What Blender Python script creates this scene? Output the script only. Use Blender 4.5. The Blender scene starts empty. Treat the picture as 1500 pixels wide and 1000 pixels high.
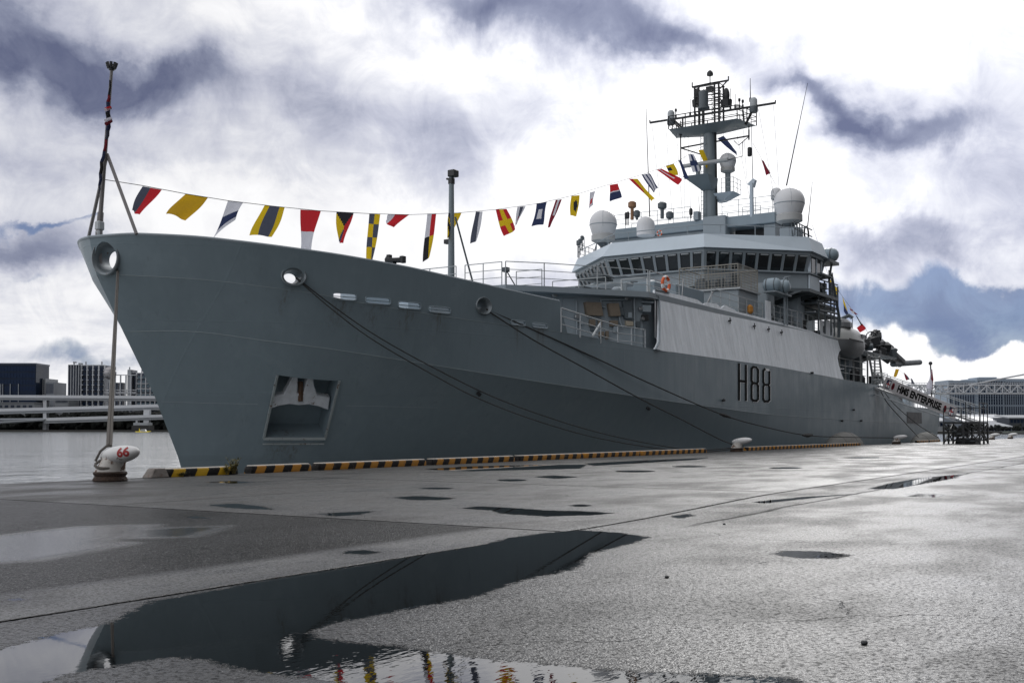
import bpy, bmesh, math, random
import numpy as np
from mathutils import Vector, Matrix
from mathutils.bvhtree import BVHTree
random.seed(7)
R_ = math.radians
scene = bpy.context.scene
col = scene.collection

# ------------------------------------------------------------------ camera
FPX = 1600.0; YAW = R_(32.4); PITCH = R_(2.0); HCAM = 1.03; HORIZ = 629.0
CX = 750.0; CY = HORIZ - FPX*math.tan(PITCH)
fw = Vector((math.cos(YAW)*math.cos(PITCH), math.sin(YAW)*math.cos(PITCH), math.sin(PITCH)))
rt = Vector((math.sin(YAW), -math.cos(YAW), 0)); up = rt.cross(fw)
CAM = Vector((0, 0, HCAM))
cd = bpy.data.cameras.new('camera'); cam = bpy.data.objects.new('camera', cd); col.objects.link(cam)
cd.sensor_width = 36; cd.lens = FPX/1500*36; cd.clip_start = .1; cd.clip_end = 20000
cd.shift_y = (CY-500)/1500
cam.matrix_world = Matrix(((rt.x, up.x, -fw.x, 0), (rt.y, up.y, -fw.y, 0), (rt.z, up.z, -fw.z, HCAM), (0, 0, 0, 1)))
scene.camera = cam
scene.render.resolution_x = 1024; scene.render.resolution_y = 682
scene.view_settings.view_transform = 'Standard'; scene.view_settings.look = 'None'
scene.view_settings.exposure = 0.38; scene.view_settings.gamma = 1

def ray(px, py): return fw*FPX + rt*(px-CX) + up*(CY-py)
def at(px, py, **k):
    """measured photo pixel -> world point on the plane X=, Y= or Z="""
    d = ray(px, py); (a, v), = k.items(); i = 'XYZ'.index(a); t = (v-CAM[i])/d[i]
    return CAM + d*t
def atp(px, py, p0, n):
    d = ray(px, py); t = (Vector(p0)-CAM).dot(n)/d.dot(n); return CAM + d*t
def proj(p):
    d = Vector(p)-CAM; z = d.dot(fw); return CX+FPX*d.dot(rt)/z, CY-FPX*d.dot(up)/z

# ------------------------------------------------------------------ node helpers
def N(nt, typ, ins=None, **props):
    n = nt.nodes.new(typ)
    for k, v in props.items(): setattr(n, k, v)
    for k, v in (ins or {}).items():
        if isinstance(v, bpy.types.NodeSocket): nt.links.new(v, n.inputs[k])
        else: n.inputs[k].default_value = v
    return n
def M(nt, op, a, b=0.0, c=None, clamp=False):
    ins = {0: a, 1: b}
    if c is not None: ins[2] = c
    return N(nt, 'ShaderNodeMath', ins, operation=op, use_clamp=clamp).outputs[0]
def MIX(nt, f, a, b, typ='RGBA', blend='MIX'):
    n = nt.nodes.new('ShaderNodeMix'); n.data_type = typ
    if typ == 'RGBA': n.blend_type = blend
    i = {'RGBA': (0, 6, 7), 'FLOAT': (0, 2, 3)}[typ]; o = {'RGBA': 2, 'FLOAT': 0}[typ]
    for k, v in zip(i, (f, a, b)):
        if isinstance(v, bpy.types.NodeSocket): nt.links.new(v, n.inputs[k])
        else: n.inputs[k].default_value = (tuple(v)+(1,))[:4] if isinstance(v, (tuple, list)) else v
    return n.outputs[o]
def SM(nt, v, lo, hi, a=0.0, b=1.0):
    return N(nt, 'ShaderNodeMapRange', {0: v, 1: lo, 2: hi, 3: a, 4: b}, interpolation_type='SMOOTHSTEP').outputs[0]

# ------------------------------------------------------------------ world: broken cloud over a daylight sky
SUN_AZ, SUN_EL = YAW - math.atan2(480, 1600), R_(27)
sund = Vector((math.cos(SUN_AZ)*math.cos(SUN_EL), math.sin(SUN_AZ)*math.cos(SUN_EL), math.sin(SUN_EL)))
world = bpy.data.worlds.new("World"); scene.world = world; world.use_nodes = True
nt = world.node_tree; nt.nodes.clear()
sky = N(nt, 'ShaderNodeTexSky', sky_type='NISHITA', sun_disc=False, sun_elevation=SUN_EL, sun_rotation=R_(90)-SUN_AZ, air_density=1.0, dust_density=.3, ozone_density=1.5)
tc = N(nt, 'ShaderNodeTexCoord'); sep = N(nt, 'ShaderNodeSeparateXYZ', {0: tc.outputs['Generated']})
X, Y, Z = sep.outputs
Zc = M(nt, 'ADD', M(nt, 'MAXIMUM', Z, 0.0), 0.10)
cp = N(nt, 'ShaderNodeCombineXYZ', {0: M(nt, 'DIVIDE', X, Zc), 1: M(nt, 'DIVIDE', Y, Zc), 2: M(nt, 'MULTIPLY', Z, 3.0)})
n1 = N(nt, 'ShaderNodeTexNoise', {'Vector': cp.outputs[0], 'Scale': .55, 'Detail': 9.0, 'Roughness': .58, 'Distortion': .25})
n2 = N(nt, 'ShaderNodeTexNoise', {'Vector': tc.outputs['Generated'], 'Scale': 9.0, 'Detail': 8.0, 'Roughness': .6, 'Distortion': .3})
n3 = N(nt, 'ShaderNodeTexNoise', {'Vector': tc.outputs['Generated'], 'Scale': 3.2, 'Detail': 6.0, 'Roughness': .5})
w2 = M(nt, 'SUBTRACT', n2.outputs[0], .5); w3 = M(nt, 'SUBTRACT', n3.outputs[0], .5)
n4 = N(nt, 'ShaderNodeTexNoise', {'Vector': tc.outputs['Generated'], 'Scale': 7.0, 'Detail': 7.0, 'Roughness': .55, 'Distortion': .2})
n4.inputs['Vector'].default_value = (0, 0, 0)
mp4 = N(nt, 'ShaderNodeMapping', {'Vector': tc.outputs['Generated'], 'Location': (3.1, 1.7, 5.3)}); nt.links.new(mp4.outputs[0], n4.inputs['Vector'])
w4 = M(nt, 'SUBTRACT', n4.outputs[0], .5)
AZ = M(nt, 'ADD', M(nt, 'ARCTAN2', Y, X), M(nt, 'MULTIPLY', w2, .20)); EL = M(nt, 'ADD', M(nt, 'ARCSINE', Z), M(nt, 'MULTIPLY', w4, .16))
def blob(px, py, sx, sy, amp, tilt=0.0):
    d = ray(px, py).normalized(); a = math.atan2(d.y, d.x); e = math.asin(d.z)
    da = M(nt, 'SUBTRACT', AZ, a); de = M(nt, 'SUBTRACT', EL, e)
    de = M(nt, 'ADD', de, M(nt, 'MULTIPLY', da, tilt))
    q = M(nt, 'ADD', M(nt, 'POWER', M(nt, 'DIVIDE', da, sx/FPX), 2.0), M(nt, 'POWER', M(nt, 'DIVIDE', de, sy/FPX), 2.0))
    return M(nt, 'MULTIPLY', M(nt, 'EXPONENT', M(nt, 'MULTIPLY', q, -1.0)), amp)
def total(lst):
    o = None
    for b in lst:
        v = blob(*b); o = v if o is None else M(nt, 'ADD', o, v)
    return o
# grey cloud undersides, and gaps of blue
dark = total([(60,45,210,48,1.5,-.12),(200,88,110,30,.9,-.25),(860,60,240,50,1.15,-.2),(740,20,200,30,.75),(1000,90,130,34,.75,-.1),(430,170,300,50,.42),(45,345,110,42,1.15),(20,215,130,34,.40),
              (1320,150,110,30,1.0,-.25),(1225,128,55,16,.7),(1400,370,190,40,1.1),(1400,455,190,30,1.0),(1330,330,80,26,.75),(700,170,140,50,.36),(640,240,90,40,.40),(250,230,180,40,.30),(800,420,180,30,.35),(120,280,120,26,.25),(1460,250,70,30,.25),(520,90,120,30,.3),(1180,60,60,24,.15)])
blue = total([(1440,432,200,34,1.35,-.08),(1320,470,150,44,1.35),(1490,485,100,40,1.1),(1290,545,80,16,.5),(35,312,75,9,1.15),(130,310,36,6,.8),(80,535,110,20,.75),(20,395,45,9,.6),(1235,135,50,10,.6),(1310,150,70,12,.55),(1430,392,80,18,.5)])
white = total([(1180,330,200,150,.6),(1230,50,220,55,.9),(1430,522,90,20,1.7),(1310,515,50,22,1.0),(1475,370,55,34,1.2),(640,130,200,36,.4),(380,330,250,50,.4),(620,400,120,50,.3),(1400,475,40,14,.9),(1080,200,120,60,.3)])
vis = SM(nt, M(nt, 'ADD', M(nt, 'MULTIPLY', X, math.cos(YAW)), M(nt, 'MULTIPLY', Y, math.sin(YAW))), .55, .85)
gen = SM(nt, n1.outputs[0], .42, .66)
gen2 = M(nt, 'MULTIPLY', gen, MIX(nt, vis, .55, .48, 'FLOAT'))
dk = M(nt, 'ADD', M(nt, 'ADD', dark, gen2), M(nt, 'MULTIPLY', w4, .95))
dk = M(nt, 'SUBTRACT', dk, M(nt, 'MULTIPLY', white, .45))
dk = N(nt, 'ShaderNodeMapRange', {0: dk, 1: -.15, 2: 1.75}).outputs[0]
n5 = N(nt, 'ShaderNodeTexNoise', {'Vector': mp4.outputs[0], 'Scale': 19.0, 'Detail': 8.0, 'Roughness': .65, 'Distortion': .6}); w5 = M(nt, 'SUBTRACT', n5.outputs[0], .5)
dk = M(nt, 'ADD', dk, M(nt, 'MULTIPLY', w5, .55))
ramp = nt.nodes.new('ShaderNodeValToRGB'); nt.links.new(dk, ramp.inputs[0])
cr = ramp.color_ramp; cr.elements[0].position = 0.0; cr.elements[0].color = (.80, .80, .81, 1)
cr.elements[1].position = 1.0; cr.elements[1].color = (.10, .115, .19, 1)
for p, c in ((.14, (.73, .73, .75, 1)), (.27, (.58, .59, .64, 1)), (.45, (.41, .425, .505, 1)), (.68, (.215, .235, .32, 1))):
    e = cr.elements.new(p); e.color = c
cloudc = ramp.outputs[0]
bl = M(nt, 'ADD', M(nt, 'ADD', blue, M(nt, 'MULTIPLY', w2, .85)), M(nt, 'MULTIPLY', white, -.75))
bl = SM(nt, M(nt, 'ADD', bl, M(nt, 'MULTIPLY', w5, .9)), .38, 1.15, 0.0, .9)
# brighter towards the hidden sun, lifted opposite, out of view, to light the bow
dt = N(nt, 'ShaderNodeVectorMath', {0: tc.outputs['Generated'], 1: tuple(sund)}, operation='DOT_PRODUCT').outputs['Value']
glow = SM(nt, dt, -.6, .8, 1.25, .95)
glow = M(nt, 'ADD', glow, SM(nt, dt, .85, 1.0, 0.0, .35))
# made-up low cloud bank landward, out of view, added to darken the near hull
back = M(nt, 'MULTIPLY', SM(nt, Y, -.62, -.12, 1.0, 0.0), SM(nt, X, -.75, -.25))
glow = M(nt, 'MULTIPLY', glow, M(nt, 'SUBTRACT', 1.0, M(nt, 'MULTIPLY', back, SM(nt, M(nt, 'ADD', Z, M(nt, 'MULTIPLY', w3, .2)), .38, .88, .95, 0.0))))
glow = M(nt, 'MULTIPLY', glow, SM(nt, M(nt, 'ADD', Y, M(nt, 'MULTIPLY', X, .35)), -.9, .0, .50, 1.0))  # unseen landward sky dimmed further to darken the hull
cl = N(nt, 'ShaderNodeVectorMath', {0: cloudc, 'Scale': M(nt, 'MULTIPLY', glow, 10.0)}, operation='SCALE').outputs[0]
skyc = MIX(nt, 1.0, sky.outputs[0], (.58, .72, 1.15), blend='MULTIPLY')
skyc = N(nt, 'ShaderNodeVectorMath', {0: skyc, 'Scale': .30}, operation='SCALE').outputs[0]
skyc = MIX(nt, SM(nt, M(nt, 'ADD', w5, M(nt, 'MULTIPLY', w4, .9)), -.12, .22), skyc, (1.5, 2.0, 3.3))
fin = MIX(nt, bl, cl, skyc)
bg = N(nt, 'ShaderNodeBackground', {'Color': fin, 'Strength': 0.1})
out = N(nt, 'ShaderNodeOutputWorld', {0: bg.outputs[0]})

sd = bpy.data.lights.new('sun', 'SUN'); so = bpy.data.objects.new('sun', sd); col.objects.link(so)
sd.energy = .6; sd.angle = R_(20); sd.color = (1, .98, .95)
so.rotation_euler = (-sund).to_track_quat('-Z', 'Y').to_euler()

# ------------------------------------------------------------------ materials
MATS = {}
def mat(name, colr, rough=.5, metal=0.0, var=.12, vscale=2.0, bump=0.0, bscale=8.0, streak=0.0, rust=0.0, spec=.5, coat=0.0, sscale=(1.6, 1.6, .12)):
    if name in MATS: return MATS[name]
    m = bpy.data.materials.new(name); m.use_nodes = True; MATS[name] = m
    t = m.node_tree; b = t.nodes['Principled BSDF']
    tcn = N(t, 'ShaderNodeTexCoord'); geo = N(t, 'ShaderNodeNewGeometry')
    pos = geo.outputs['Position']
    nz = N(t, 'ShaderNodeTexNoise', {'Vector': pos, 'Scale': vscale, 'Detail': 6.0, 'Roughness': .6})
    f = M(t, 'MULTIPLY', M(t, 'SUBTRACT', nz.outputs[0], .5), 2*var)
    if streak:
        mp = N(t, 'ShaderNodeMapping', {'Vector': pos, 'Scale': sscale})
        ns = N(t, 'ShaderNodeTexNoise', {'Vector': mp.outputs[0], 'Scale': 1.0, 'Detail': 5.0, 'Roughness': .65})
        f = M(t, 'ADD', f, M(t, 'MULTIPLY', M(t, 'SUBTRACT', ns.outputs[0], .5), 2*streak))
    sc = M(t, 'ADD', f, 1.0)
    c = N(t, 'ShaderNodeVectorMath', {0: tuple(colr[:3]), 'Scale': sc}, operation='SCALE').outputs[0]
    if rust:
        nr = N(t, 'ShaderNodeTexNoise', {'Vector': pos, 'Scale': 5.0, 'Detail': 8.0, 'Roughness': .7})
        k = SM(t, nr.outputs[0], .62-rust*.25, .70-rust*.25)
        c = MIX(t, k, c, (.10, .045, .02))
    t.links.new(c, b.inputs['Base Color'])
    nr2 = SM(t, nz.outputs[0], .2, .8, max(0, rough-.08), min(1, rough+.08)); t.links.new(nr2, b.inputs['Roughness'])
    b.inputs['Metallic'].default_value = metal; b.inputs['Specular IOR Level'].default_value = spec
    b.inputs['Coat Weight'].default_value = coat
    if bump:
        nb = N(t, 'ShaderNodeTexNoise', {'Vector': pos, 'Scale': bscale, 'Detail': 4.0})
        bn = N(t, 'ShaderNodeBump', {'Height': nb.outputs[0], 'Strength': bump, 'Distance': .05})
        t.links.new(bn.outputs[0], b.inputs['Normal'])
    return m

def ship_mat(name, colr, ripple, rscale, rough=.42, plates=0.0, streak_tone=.10):
    """naval paint with the hollows between frames (bump) and long upright streaks and runs of grime"""
    m = mat(name, colr, rough, var=.08, vscale=.8, streak=streak_tone, sscale=(3.2, 3.2, .05))
    t = m.node_tree; b = t.nodes['Principled BSDF']
    geo = N(t, 'ShaderNodeNewGeometry')
    mp = N(t, 'ShaderNodeMapping', {'Vector': geo.outputs['Position'], 'Scale': rscale})
    ns = N(t, 'ShaderNodeTexNoise', {'Vector': mp.outputs[0], 'Scale': 1.0, 'Detail': 2.0, 'Roughness': .5})
    fine = N(t, 'ShaderNodeTexNoise', {'Vector': geo.outputs['Position'], 'Scale': 1.3, 'Detail': 3.0})
    h = M(t, 'ADD', M(t, 'MULTIPLY', ns.outputs[0], 1.0), M(t, 'MULTIPLY', fine.outputs[0], .25))
    if plates:
        sp = N(t, 'ShaderNodeSeparateXYZ', {0: geo.outputs['Position']})
        wx = M(t, 'PINGPONG', sp.outputs[0], 3.1); wz = M(t, 'PINGPONG', sp.outputs[2], 1.15)
        seam = M(t, 'ADD', SM(t, wx, 0.0, .05, 1.0, 0.0), SM(t, wz, 0.0, .03, 1.0, 0.0))
        h = M(t, 'ADD', h, M(t, 'MULTIPLY', seam, plates))
    old = b.inputs['Base Color'].links[0].from_socket
    mr = N(t, 'ShaderNodeMapping', {'Vector': geo.outputs['Position'], 'Scale': (3.5, 3.5, .16)})
    run = N(t, 'ShaderNodeTexNoise', {'Vector': mr.outputs[0], 'Scale': 1.0, 'Detail': 6.0, 'Roughness': .7})
    blotch = N(t, 'ShaderNodeTexNoise', {'Vector': geo.outputs['Position'], 'Scale': .7, 'Detail': 6.0, 'Roughness': .65})
    kk = M(t, 'MULTIPLY', SM(t, run.outputs[0], .56, .74), SM(t, blotch.outputs[0], .42, .62))
    cc = MIX(t, M(t, 'MULTIPLY', kk, .45), old, (colr[0]*.45, colr[1]*.40, colr[2]*.34))
    cc = MIX(t, M(t, 'MULTIPLY', SM(t, blotch.outputs[0], .56, .60), .16), cc, (colr[0]*1.35, colr[1]*1.3, colr[2]*1.28))
    t.links.new(cc, b.inputs['Base Color'])
    bn = N(t, 'ShaderNodeBump', {'Height': h, 'Strength': ripple, 'Distance': .06})
    t.links.new(bn.outputs[0], b.inputs['Normal'])
    return m

hullm = ship_mat('hull_paint', (.195, .250, .285), .5, (.75, .75, .10), plates=.10)
platem = ship_mat('side_plating_paint', (.78, .83, .88), .9, (1.7, 1.7, .045), rough=.42, streak_tone=.36)  # strong colour streaks stand for light and dark along the plate ripples
grey = mat('naval_grey', (.27, .315, .35), .5, streak=.10, var=.08)
fasc = mat('pale_naval_grey', (.50, .58, .65), .45, streak=.06, var=.06)
dgrey = mat('dark_grey_paint', (.10, .12, .135), .5, streak=.1)
deckm = mat('deck_paint', (.09, .12, .11), .7, bump=.2)
black = mat('black_steel', (.025, .027, .03), .5)
whitep = mat('white_paint', (.78, .80, .82), .4, streak=.05, var=.05)
railm = mat('rail_grey', (.42, .45, .47), .45)
glass = mat('window_glass', (.012, .016, .02), .06, spec=.8, var=.05)
brown = mat('canvas_brown', (.19, .155, .12), .85, bump=.4, var=.25)
rope = mat('mooring_rope', (.045, .045, .045), .9, bump=.6, bscale=60)
ropeb = mat('bow_rope', (.12, .11, .10), .9, bump=.6, bscale=60)
steel = mat('steel', (.35, .36, .37), .35, metal=.7)
orange = mat('orange_plastic', (.75, .14, .04), .5)
rubber = mat('fender_rubber', (.17, .17, .16), .75, bump=.4, bscale=12, var=.3)
yellow = mat('yellow_paint', (.62, .34, .03), .55, var=.3, vscale=12, rust=.12)
lemon = mat('lemon_paint', (.70, .56, .03), .55, var=.25, vscale=12, rust=.12)
blackp = mat('black_paint', (.012, .012, .012), .8, spec=.12, var=.3, vscale=12)
conc = mat('pale_concrete', (.42, .42, .41), .8, bump=.2, streak=.1)

# ------------------------------------------------------------------ mesh builder
ORG = {}
class MB:
    def __init__(s): s.v = []; s.f = []; s.m = []; s.mi = 0
    def add(s, vs, fs):
        o = len(s.v); s.v += [tuple(p) for p in vs]
        s.f += [tuple(i+o for i in f) for f in fs]; s.m += [s.mi]*len(fs); return s
    def hexa(s, p):  # 4 bottom (ccw) + 4 top
        return s.add(p, [(3,2,1,0),(4,5,6,7),(0,1,5,4),(1,2,6,5),(2,3,7,6),(3,0,4,7)])
    def box(s, x0, x1, y0, y1, z0, z1):
        return s.hexa([(x0,y0,z0),(x1,y0,z0),(x1,y1,z0),(x0,y1,z0),(x0,y0,z1),(x1,y0,z1),(x1,y1,z1),(x0,y1,z1)])
    def rbox(s, c, size, rz=0, tilt=None):
        c = Vector(c); q = Matrix.Rotation(rz, 3, 'Z')
        if tilt: q = q @ tilt
        hx, hy, hz = [v/2 for v in size]
        return s.hexa([c+q@Vector(p) for p in ((-hx,-hy,-hz),(hx,-hy,-hz),(hx,hy,-hz),(-hx,hy,-hz),(-hx,-hy,hz),(hx,-hy,hz),(hx,hy,hz),(-hx,hy,hz))])
    def prism(s, poly, z0, z1, top=None):
        n = len(poly); top = top or poly
        vs = [(x, y, z0) for x, y in poly]+[(x, y, z1) for x, y in top]
        fs = [tuple(range(n-1, -1, -1)), tuple(range(n, 2*n))]+[(i, (i+1) % n, n+(i+1) % n, n+i) for i in range(n)]
        return s.add(vs, fs)
    def slab(s, pts, n, th):
        """planar outline (3D points) thickened along n"""
        k = len(pts); a = [Vector(p) for p in pts]; b = [p+n*th for p in a]
        return s.add(a+b, [tuple(range(k-1, -1, -1)), tuple(range(k, 2*k))]+[(i, (i+1) % k, k+(i+1) % k, k+i) for i in range(k)])
    def tube(s, pts, r, n=6, closed=False):
        pts = [Vector(p) for p in pts]; k = len(pts); rr = r if isinstance(r, (list, tuple)) else [r]*k
        vs = []; prev = None
        for i, p in enumerate(pts):
            if closed: d = pts[(i+1) % k]-pts[i-1]
            else: d = pts[min(i+1, k-1)]-pts[max(i-1, 0)]
            d.normalize()
            a = prev if prev is not None else (Vector((0, 0, 1)) if abs(d.z) < .9 else Vector((1, 0, 0)))
            a = (a-d*a.dot(d)).normalized(); b = d.cross(a); prev = a
            for j in range(n):
                t = 2*math.pi*j/n+math.pi/n; vs.append(p+(a*math.cos(t)+b*math.sin(t))*rr[i])
        fs = []
        for i in range(k if closed else k-1):
            i2 = (i+1) % k
            for j in range(n): fs.append((i*n+j, i*n+(j+1) % n, i2*n+(j+1) % n, i2*n+j))
        if not closed: fs += [tuple(range(n-1, -1, -1)), tuple(range((k-1)*n, k*n))]
        return s.add(vs, fs)
    def cone(s, a, b, r0, r1, n=12): return s.tube([a, b], [r0, r1], n)
    def lathe(s, c, prof, n=24, axis=Vector((0, 0, 1))):
        c = Vector(c); q = Vector((0, 0, 1)).rotation_difference(axis).to_matrix(); vs = []
        for r, z in prof:
            for j in range(n):
                t = 2*math.pi*j/n; vs.append(c+q@Vector((r*math.cos(t), r*math.sin(t), z)))
        k = len(prof); fs = [(i*n+j, i*n+(j+1) % n, (i+1)*n+(j+1) % n, (i+1)*n+j) for i in range(k-1) for j in range(n)]
        fs += [tuple(range(n-1, -1, -1)), tuple(range((k-1)*n, k*n))]
        return s.add(vs, fs)
    def sphere(s, c, rx, ry=None, rz=None, q=None, nu=24, nv=14):
        ry = ry or rx; rz = rz or rx; c = Vector(c); q = q or Matrix.Identity(3); vs = []
        for i in range(1, nv):
            a = math.pi*i/nv
            for j in range(nu):
                t = 2*math.pi*j/nu; vs.append(c+q@Vector((rx*math.sin(a)*math.cos(t), ry*math.sin(a)*math.sin(t), -rz*math.cos(a))))
        fs = [(i*nu+j, i*nu+(j+1) % nu, (i+1)*nu+(j+1) % nu, (i+1)*nu+j) for i in range(nv-2) for j in range(nu)]
        vs += [c+q@Vector((0, 0, -rz)), c+q@Vector((0, 0, rz))]; b = len(vs)-2
        fs += [(b, (j+1) % nu, j) for j in range(nu)]+[(b+1, (nv-2)*nu+j, (nv-2)*nu+(j+1) % nu) for j in range(nu)]
        return s.add(vs, fs)
    def build(s, name, m, parent=None, angle=35, bevel=0.0):
        o0 = ORG.get(parent.name, Vector()) if parent else Vector()
        me = bpy.data.meshes.new(name); me.from_pydata([tuple(Vector(p)-o0) for p in s.v], [], s.f)
        for mm in (m if isinstance(m, (list, tuple)) else [m]): me.materials.append(mm)
        for p, k in zip(me.polygons, s.m): p.material_index = k
        ob = bpy.data.objects.new(name, me); col.objects.link(ob)
        if parent: ob.parent = parent; ORG[ob.name] = o0
        if bevel:
            bm = bmesh.new(); bm.from_mesh(me)
            es = [e for e in bm.edges if len(e.link_faces) == 2 and e.calc_face_angle(0) > .5]
            bmesh.ops.bevel(bm, geom=es, offset=bevel, segments=1, affect='EDGES', clamp_overlap=True)
            bm.to_mesh(me); bm.free()
        smooth(me, angle)
        return ob
def smooth(me, angle=35):
    bm = bmesh.new(); bm.from_mesh(me)
    bmesh.ops.recalc_face_normals(bm, faces=bm.faces)
    for f in bm.faces: f.smooth = True
    for e in bm.edges: e.smooth = len(e.link_faces) == 2 and e.calc_face_angle(0) < R_(angle)
    bm.to_mesh(me); bm.free()
def tag(o, label=None, cat=None, group=None, kind=None):
    for k, v in (('label', label), ('category', cat), ('group', group), ('kind', kind)):
        if v: o[k] = v
    return o
def thing(name, loc, label, cat, group=None):
    o = bpy.data.objects.new(name, None); col.objects.link(o); o.location = loc; o.empty_display_size = .2
    ORG[o.name] = Vector(loc); return tag(o, label, cat, group)
def copy_tree(o, parent=None):
    c = o.copy(); col.objects.link(c); c.parent = parent
    for ch in list(o.children): copy_tree(ch, c)
    return c
def lerp(a, b, t): return a+(b-a)*t
def pchip(xs, ys):
    xs = np.array(xs, float); ys = np.array(ys, float); h = np.diff(xs); dl = np.diff(ys)/h
    d = np.zeros(len(xs)); d[0] = dl[0]; d[-1] = dl[-1]
    for i in range(1, len(xs)-1):
        if dl[i-1]*dl[i] > 0:
            w1 = 2*h[i]+h[i-1]; w2 = h[i]+2*h[i-1]; d[i] = (w1+w2)/(w1/dl[i-1]+w2/dl[i])
    def f(x):
        x = np.clip(x, xs[0], xs[-1]); i = np.clip(np.searchsorted(xs, x)-1, 0, len(xs)-2)
        t = (x-xs[i])/h[i]
        return float((2*t**3-3*t*t+1)*ys[i]+(t**3-2*t*t+t)*h[i]*d[i]+(-2*t**3+3*t*t)*ys[i+1]+(t**3-t*t)*h[i]*d[i+1])
    return f
def text_mesh(body, bold=0.0, mono=False):
    """flat lettering as (verts, faces) normalised to a 0..1 box"""
    cu = bpy.data.curves.new('lettering', 'FONT'); cu.body = body; cu.offset = bold; cu.resolution_u = 6
    o = bpy.data.objects.new('lettering', cu); col.objects.link(o)
    dg = bpy.context.evaluated_depsgraph_get(); me = bpy.data.meshes.new_from_object(o.evaluated_get(dg))
    vs = [v.co.copy() for v in me.vertices]; fs = [tuple(p.vertices) for p in me.polygons]
    bpy.data.objects.remove(o); bpy.data.curves.remove(cu); bpy.data.meshes.remove(me)
    x0 = min(v.x for v in vs); x1 = max(v.x for v in vs); y0 = min(v.y for v in vs); y1 = max(v.y for v in vs)
    return [((v.x-x0)/(x1-x0), (v.y-y0)/(y1-y0)) for v in vs], fs, (x1-x0)/(y1-y0)
# ------------------------------------------------------------------ setting: quay
YE = 19.35; ZW = -1.6; YC = 29.8
def inv_poly(pts): return np.array([[*at(x, y, Z=0)][:2] for x, y in pts])
def sdf(P, poly):
    """signed distance (positive inside) of points P to polygon"""
    d = np.full(len(P), 1e9); ins = np.zeros(len(P), bool); n = len(poly)
    for i in range(n):
        a = poly[i]; b = poly[(i+1) % n]; ab = b-a; ap = P-a
        t = np.clip((ap@ab)/max(ab@ab, 1e-9), 0, 1); d = np.minimum(d, np.hypot(*(ap-t[:, None]*ab).T))
        c = ((a[1] > P[:, 1]) != (b[1] > P[:, 1]))
        with np.errstate(divide='ignore', invalid='ignore'):
            xx = (b[0]-a[0])*(P[:, 1]-a[1])/(b[1]-a[1])+a[0]
        ins ^= c & (P[:, 0] < xx)
    return np.where(ins, d, -d)
def ell(cx, cy, rx, ry, n=14):
    return [(cx+rx*math.cos(2*math.pi*i/n), cy+ry*math.sin(2*math.pi*i/n)) for i in range(n)]
puddles = [
 [(-60,965),(0,950),(79,928),(144,915),(173,906),(201,888),(222,880),(306,865),(400,847),(530,827),(631,810),(710,797),(747,787),(800,780),(848,776),(900,779),(952,786),(925,796),(867,810),(844,832),(800,842),(766,849),(699,873),(587,894),(490,912),(445,926),(493,939),(549,944),(613,950),(736,967),(829,974),(923,983),(1040,988),(1164,992),(1185,1003),(1250,1100),(-100,1100),(-60,1010),(65,1000),(97,987),(158,978),(201,969),(252,962),(299,966),(342,978),(378,984),(432,991),(500,1000),(560,1020),(430,1035),(200,1045),(-60,1030)],
 [(672,744),(700,741),(745,743),(800,747),(850,748),(903,751),(870,754),(800,756),(735,752),(718,747)],
 [(575,728),(612,726),(668,729),(650,732),(600,732)],
 [(303,739),(345,737),(385,741),(402,746),(360,745),(330,743)],
 [(462,752),(500,750),(550,748),(530,753),(490,756)],
 [(1128,811),(1150,806),(1200,807),(1248,812),(1225,818),(1170,817)],
 [(1270,716),(1300,708),(1345,700),(1410,694),(1400,700),(1360,707),(1310,716)],
 [(1330,727),(1345,723),(1385,724),(1370,728)],
 [(500,807),(530,805),(560,808),(535,812),(505,810)],
 [(780,698),(810,696),(850,698),(815,701)], [(832,740),(850,738),(872,740),(850,742)],
 [(620,687),(680,683),(760,681),(860,680),(850,686),(760,688),(690,690)],
 [(855,678),(940,674),(1040,670),(1020,673),(940,678),(870,682)],
 [(980,756),(1010,752),(1020,755),(995,759)], [(300,706),(340,704),(372,706),(340,708)],
 [(270,757),(290,755),(310,758),(290,760)], [(1100,735),(1180,727),(1270,722),(1200,728),(1120,737)],
 ell(22,878,14,2), ell(750,703,22,1.6), ell(640,715,25,1.3), ell(930,690,30,1.5), ell(1010,683,26,1.2), ell(1150,685,25,1.3), ell(1260,670,30,1),
]
damp = [[(-80,795),(60,792),(180,795),(120,805),(40,820),(-80,828)], [(-50,790),(120,772),(230,768),(150,790),(0,815)],
        [(440,990),(700,975),(700,1060),(380,1060)], [(190,775),(330,770),(280,785),(200,787)]]
def gaps(segs):
    o = []
    for a, b, s in segs: o += list(np.arange(a, b, s))
    return np.array(o)
gx = gaps([(-260,-60,40),(-60,-10,8),(-10,1,1),(1,12,.07),(12,24,.14),(24,50,.3),(50,120,2),(120,420,20)]); gx = np.append(gx, 420.)
gy = gaps([(-260,-60,40),(-60,-12,6),(-12,-4,1),(-4,9,.07),(9,YE,.14)]); gy = np.append(gy, YE)
GX, GY = np.meshgrid(gx, gy, indexing='ij'); P = np.stack([GX.ravel(), GY.ravel()], 1)
pud = np.full(len(P), -9.0); near = (P[:, 0] > 1) & (P[:, 0] < 60) & (P[:, 1] > -10); Pn = P[near]
vv = np.full(len(Pn), -9.0)
for q in puddles: vv = np.maximum(vv, sdf(Pn, inv_poly(q)))
pud[near] = vv
dmp = np.full(len(P), -9.0); vv = np.full(len(Pn), -9.0)
for q in damp: vv = np.maximum(vv, sdf(Pn, inv_poly(q)))
dmp[near] = vv
nx, ny = len(gx), len(gy)
I = np.arange(nx*ny).reshape(nx, ny)
F = np.stack([I[:-1, :-1].ravel(), I[1:, :-1].ravel(), I[1:, 1:].ravel(), I[:-1, 1:].ravel()], 1)
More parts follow.
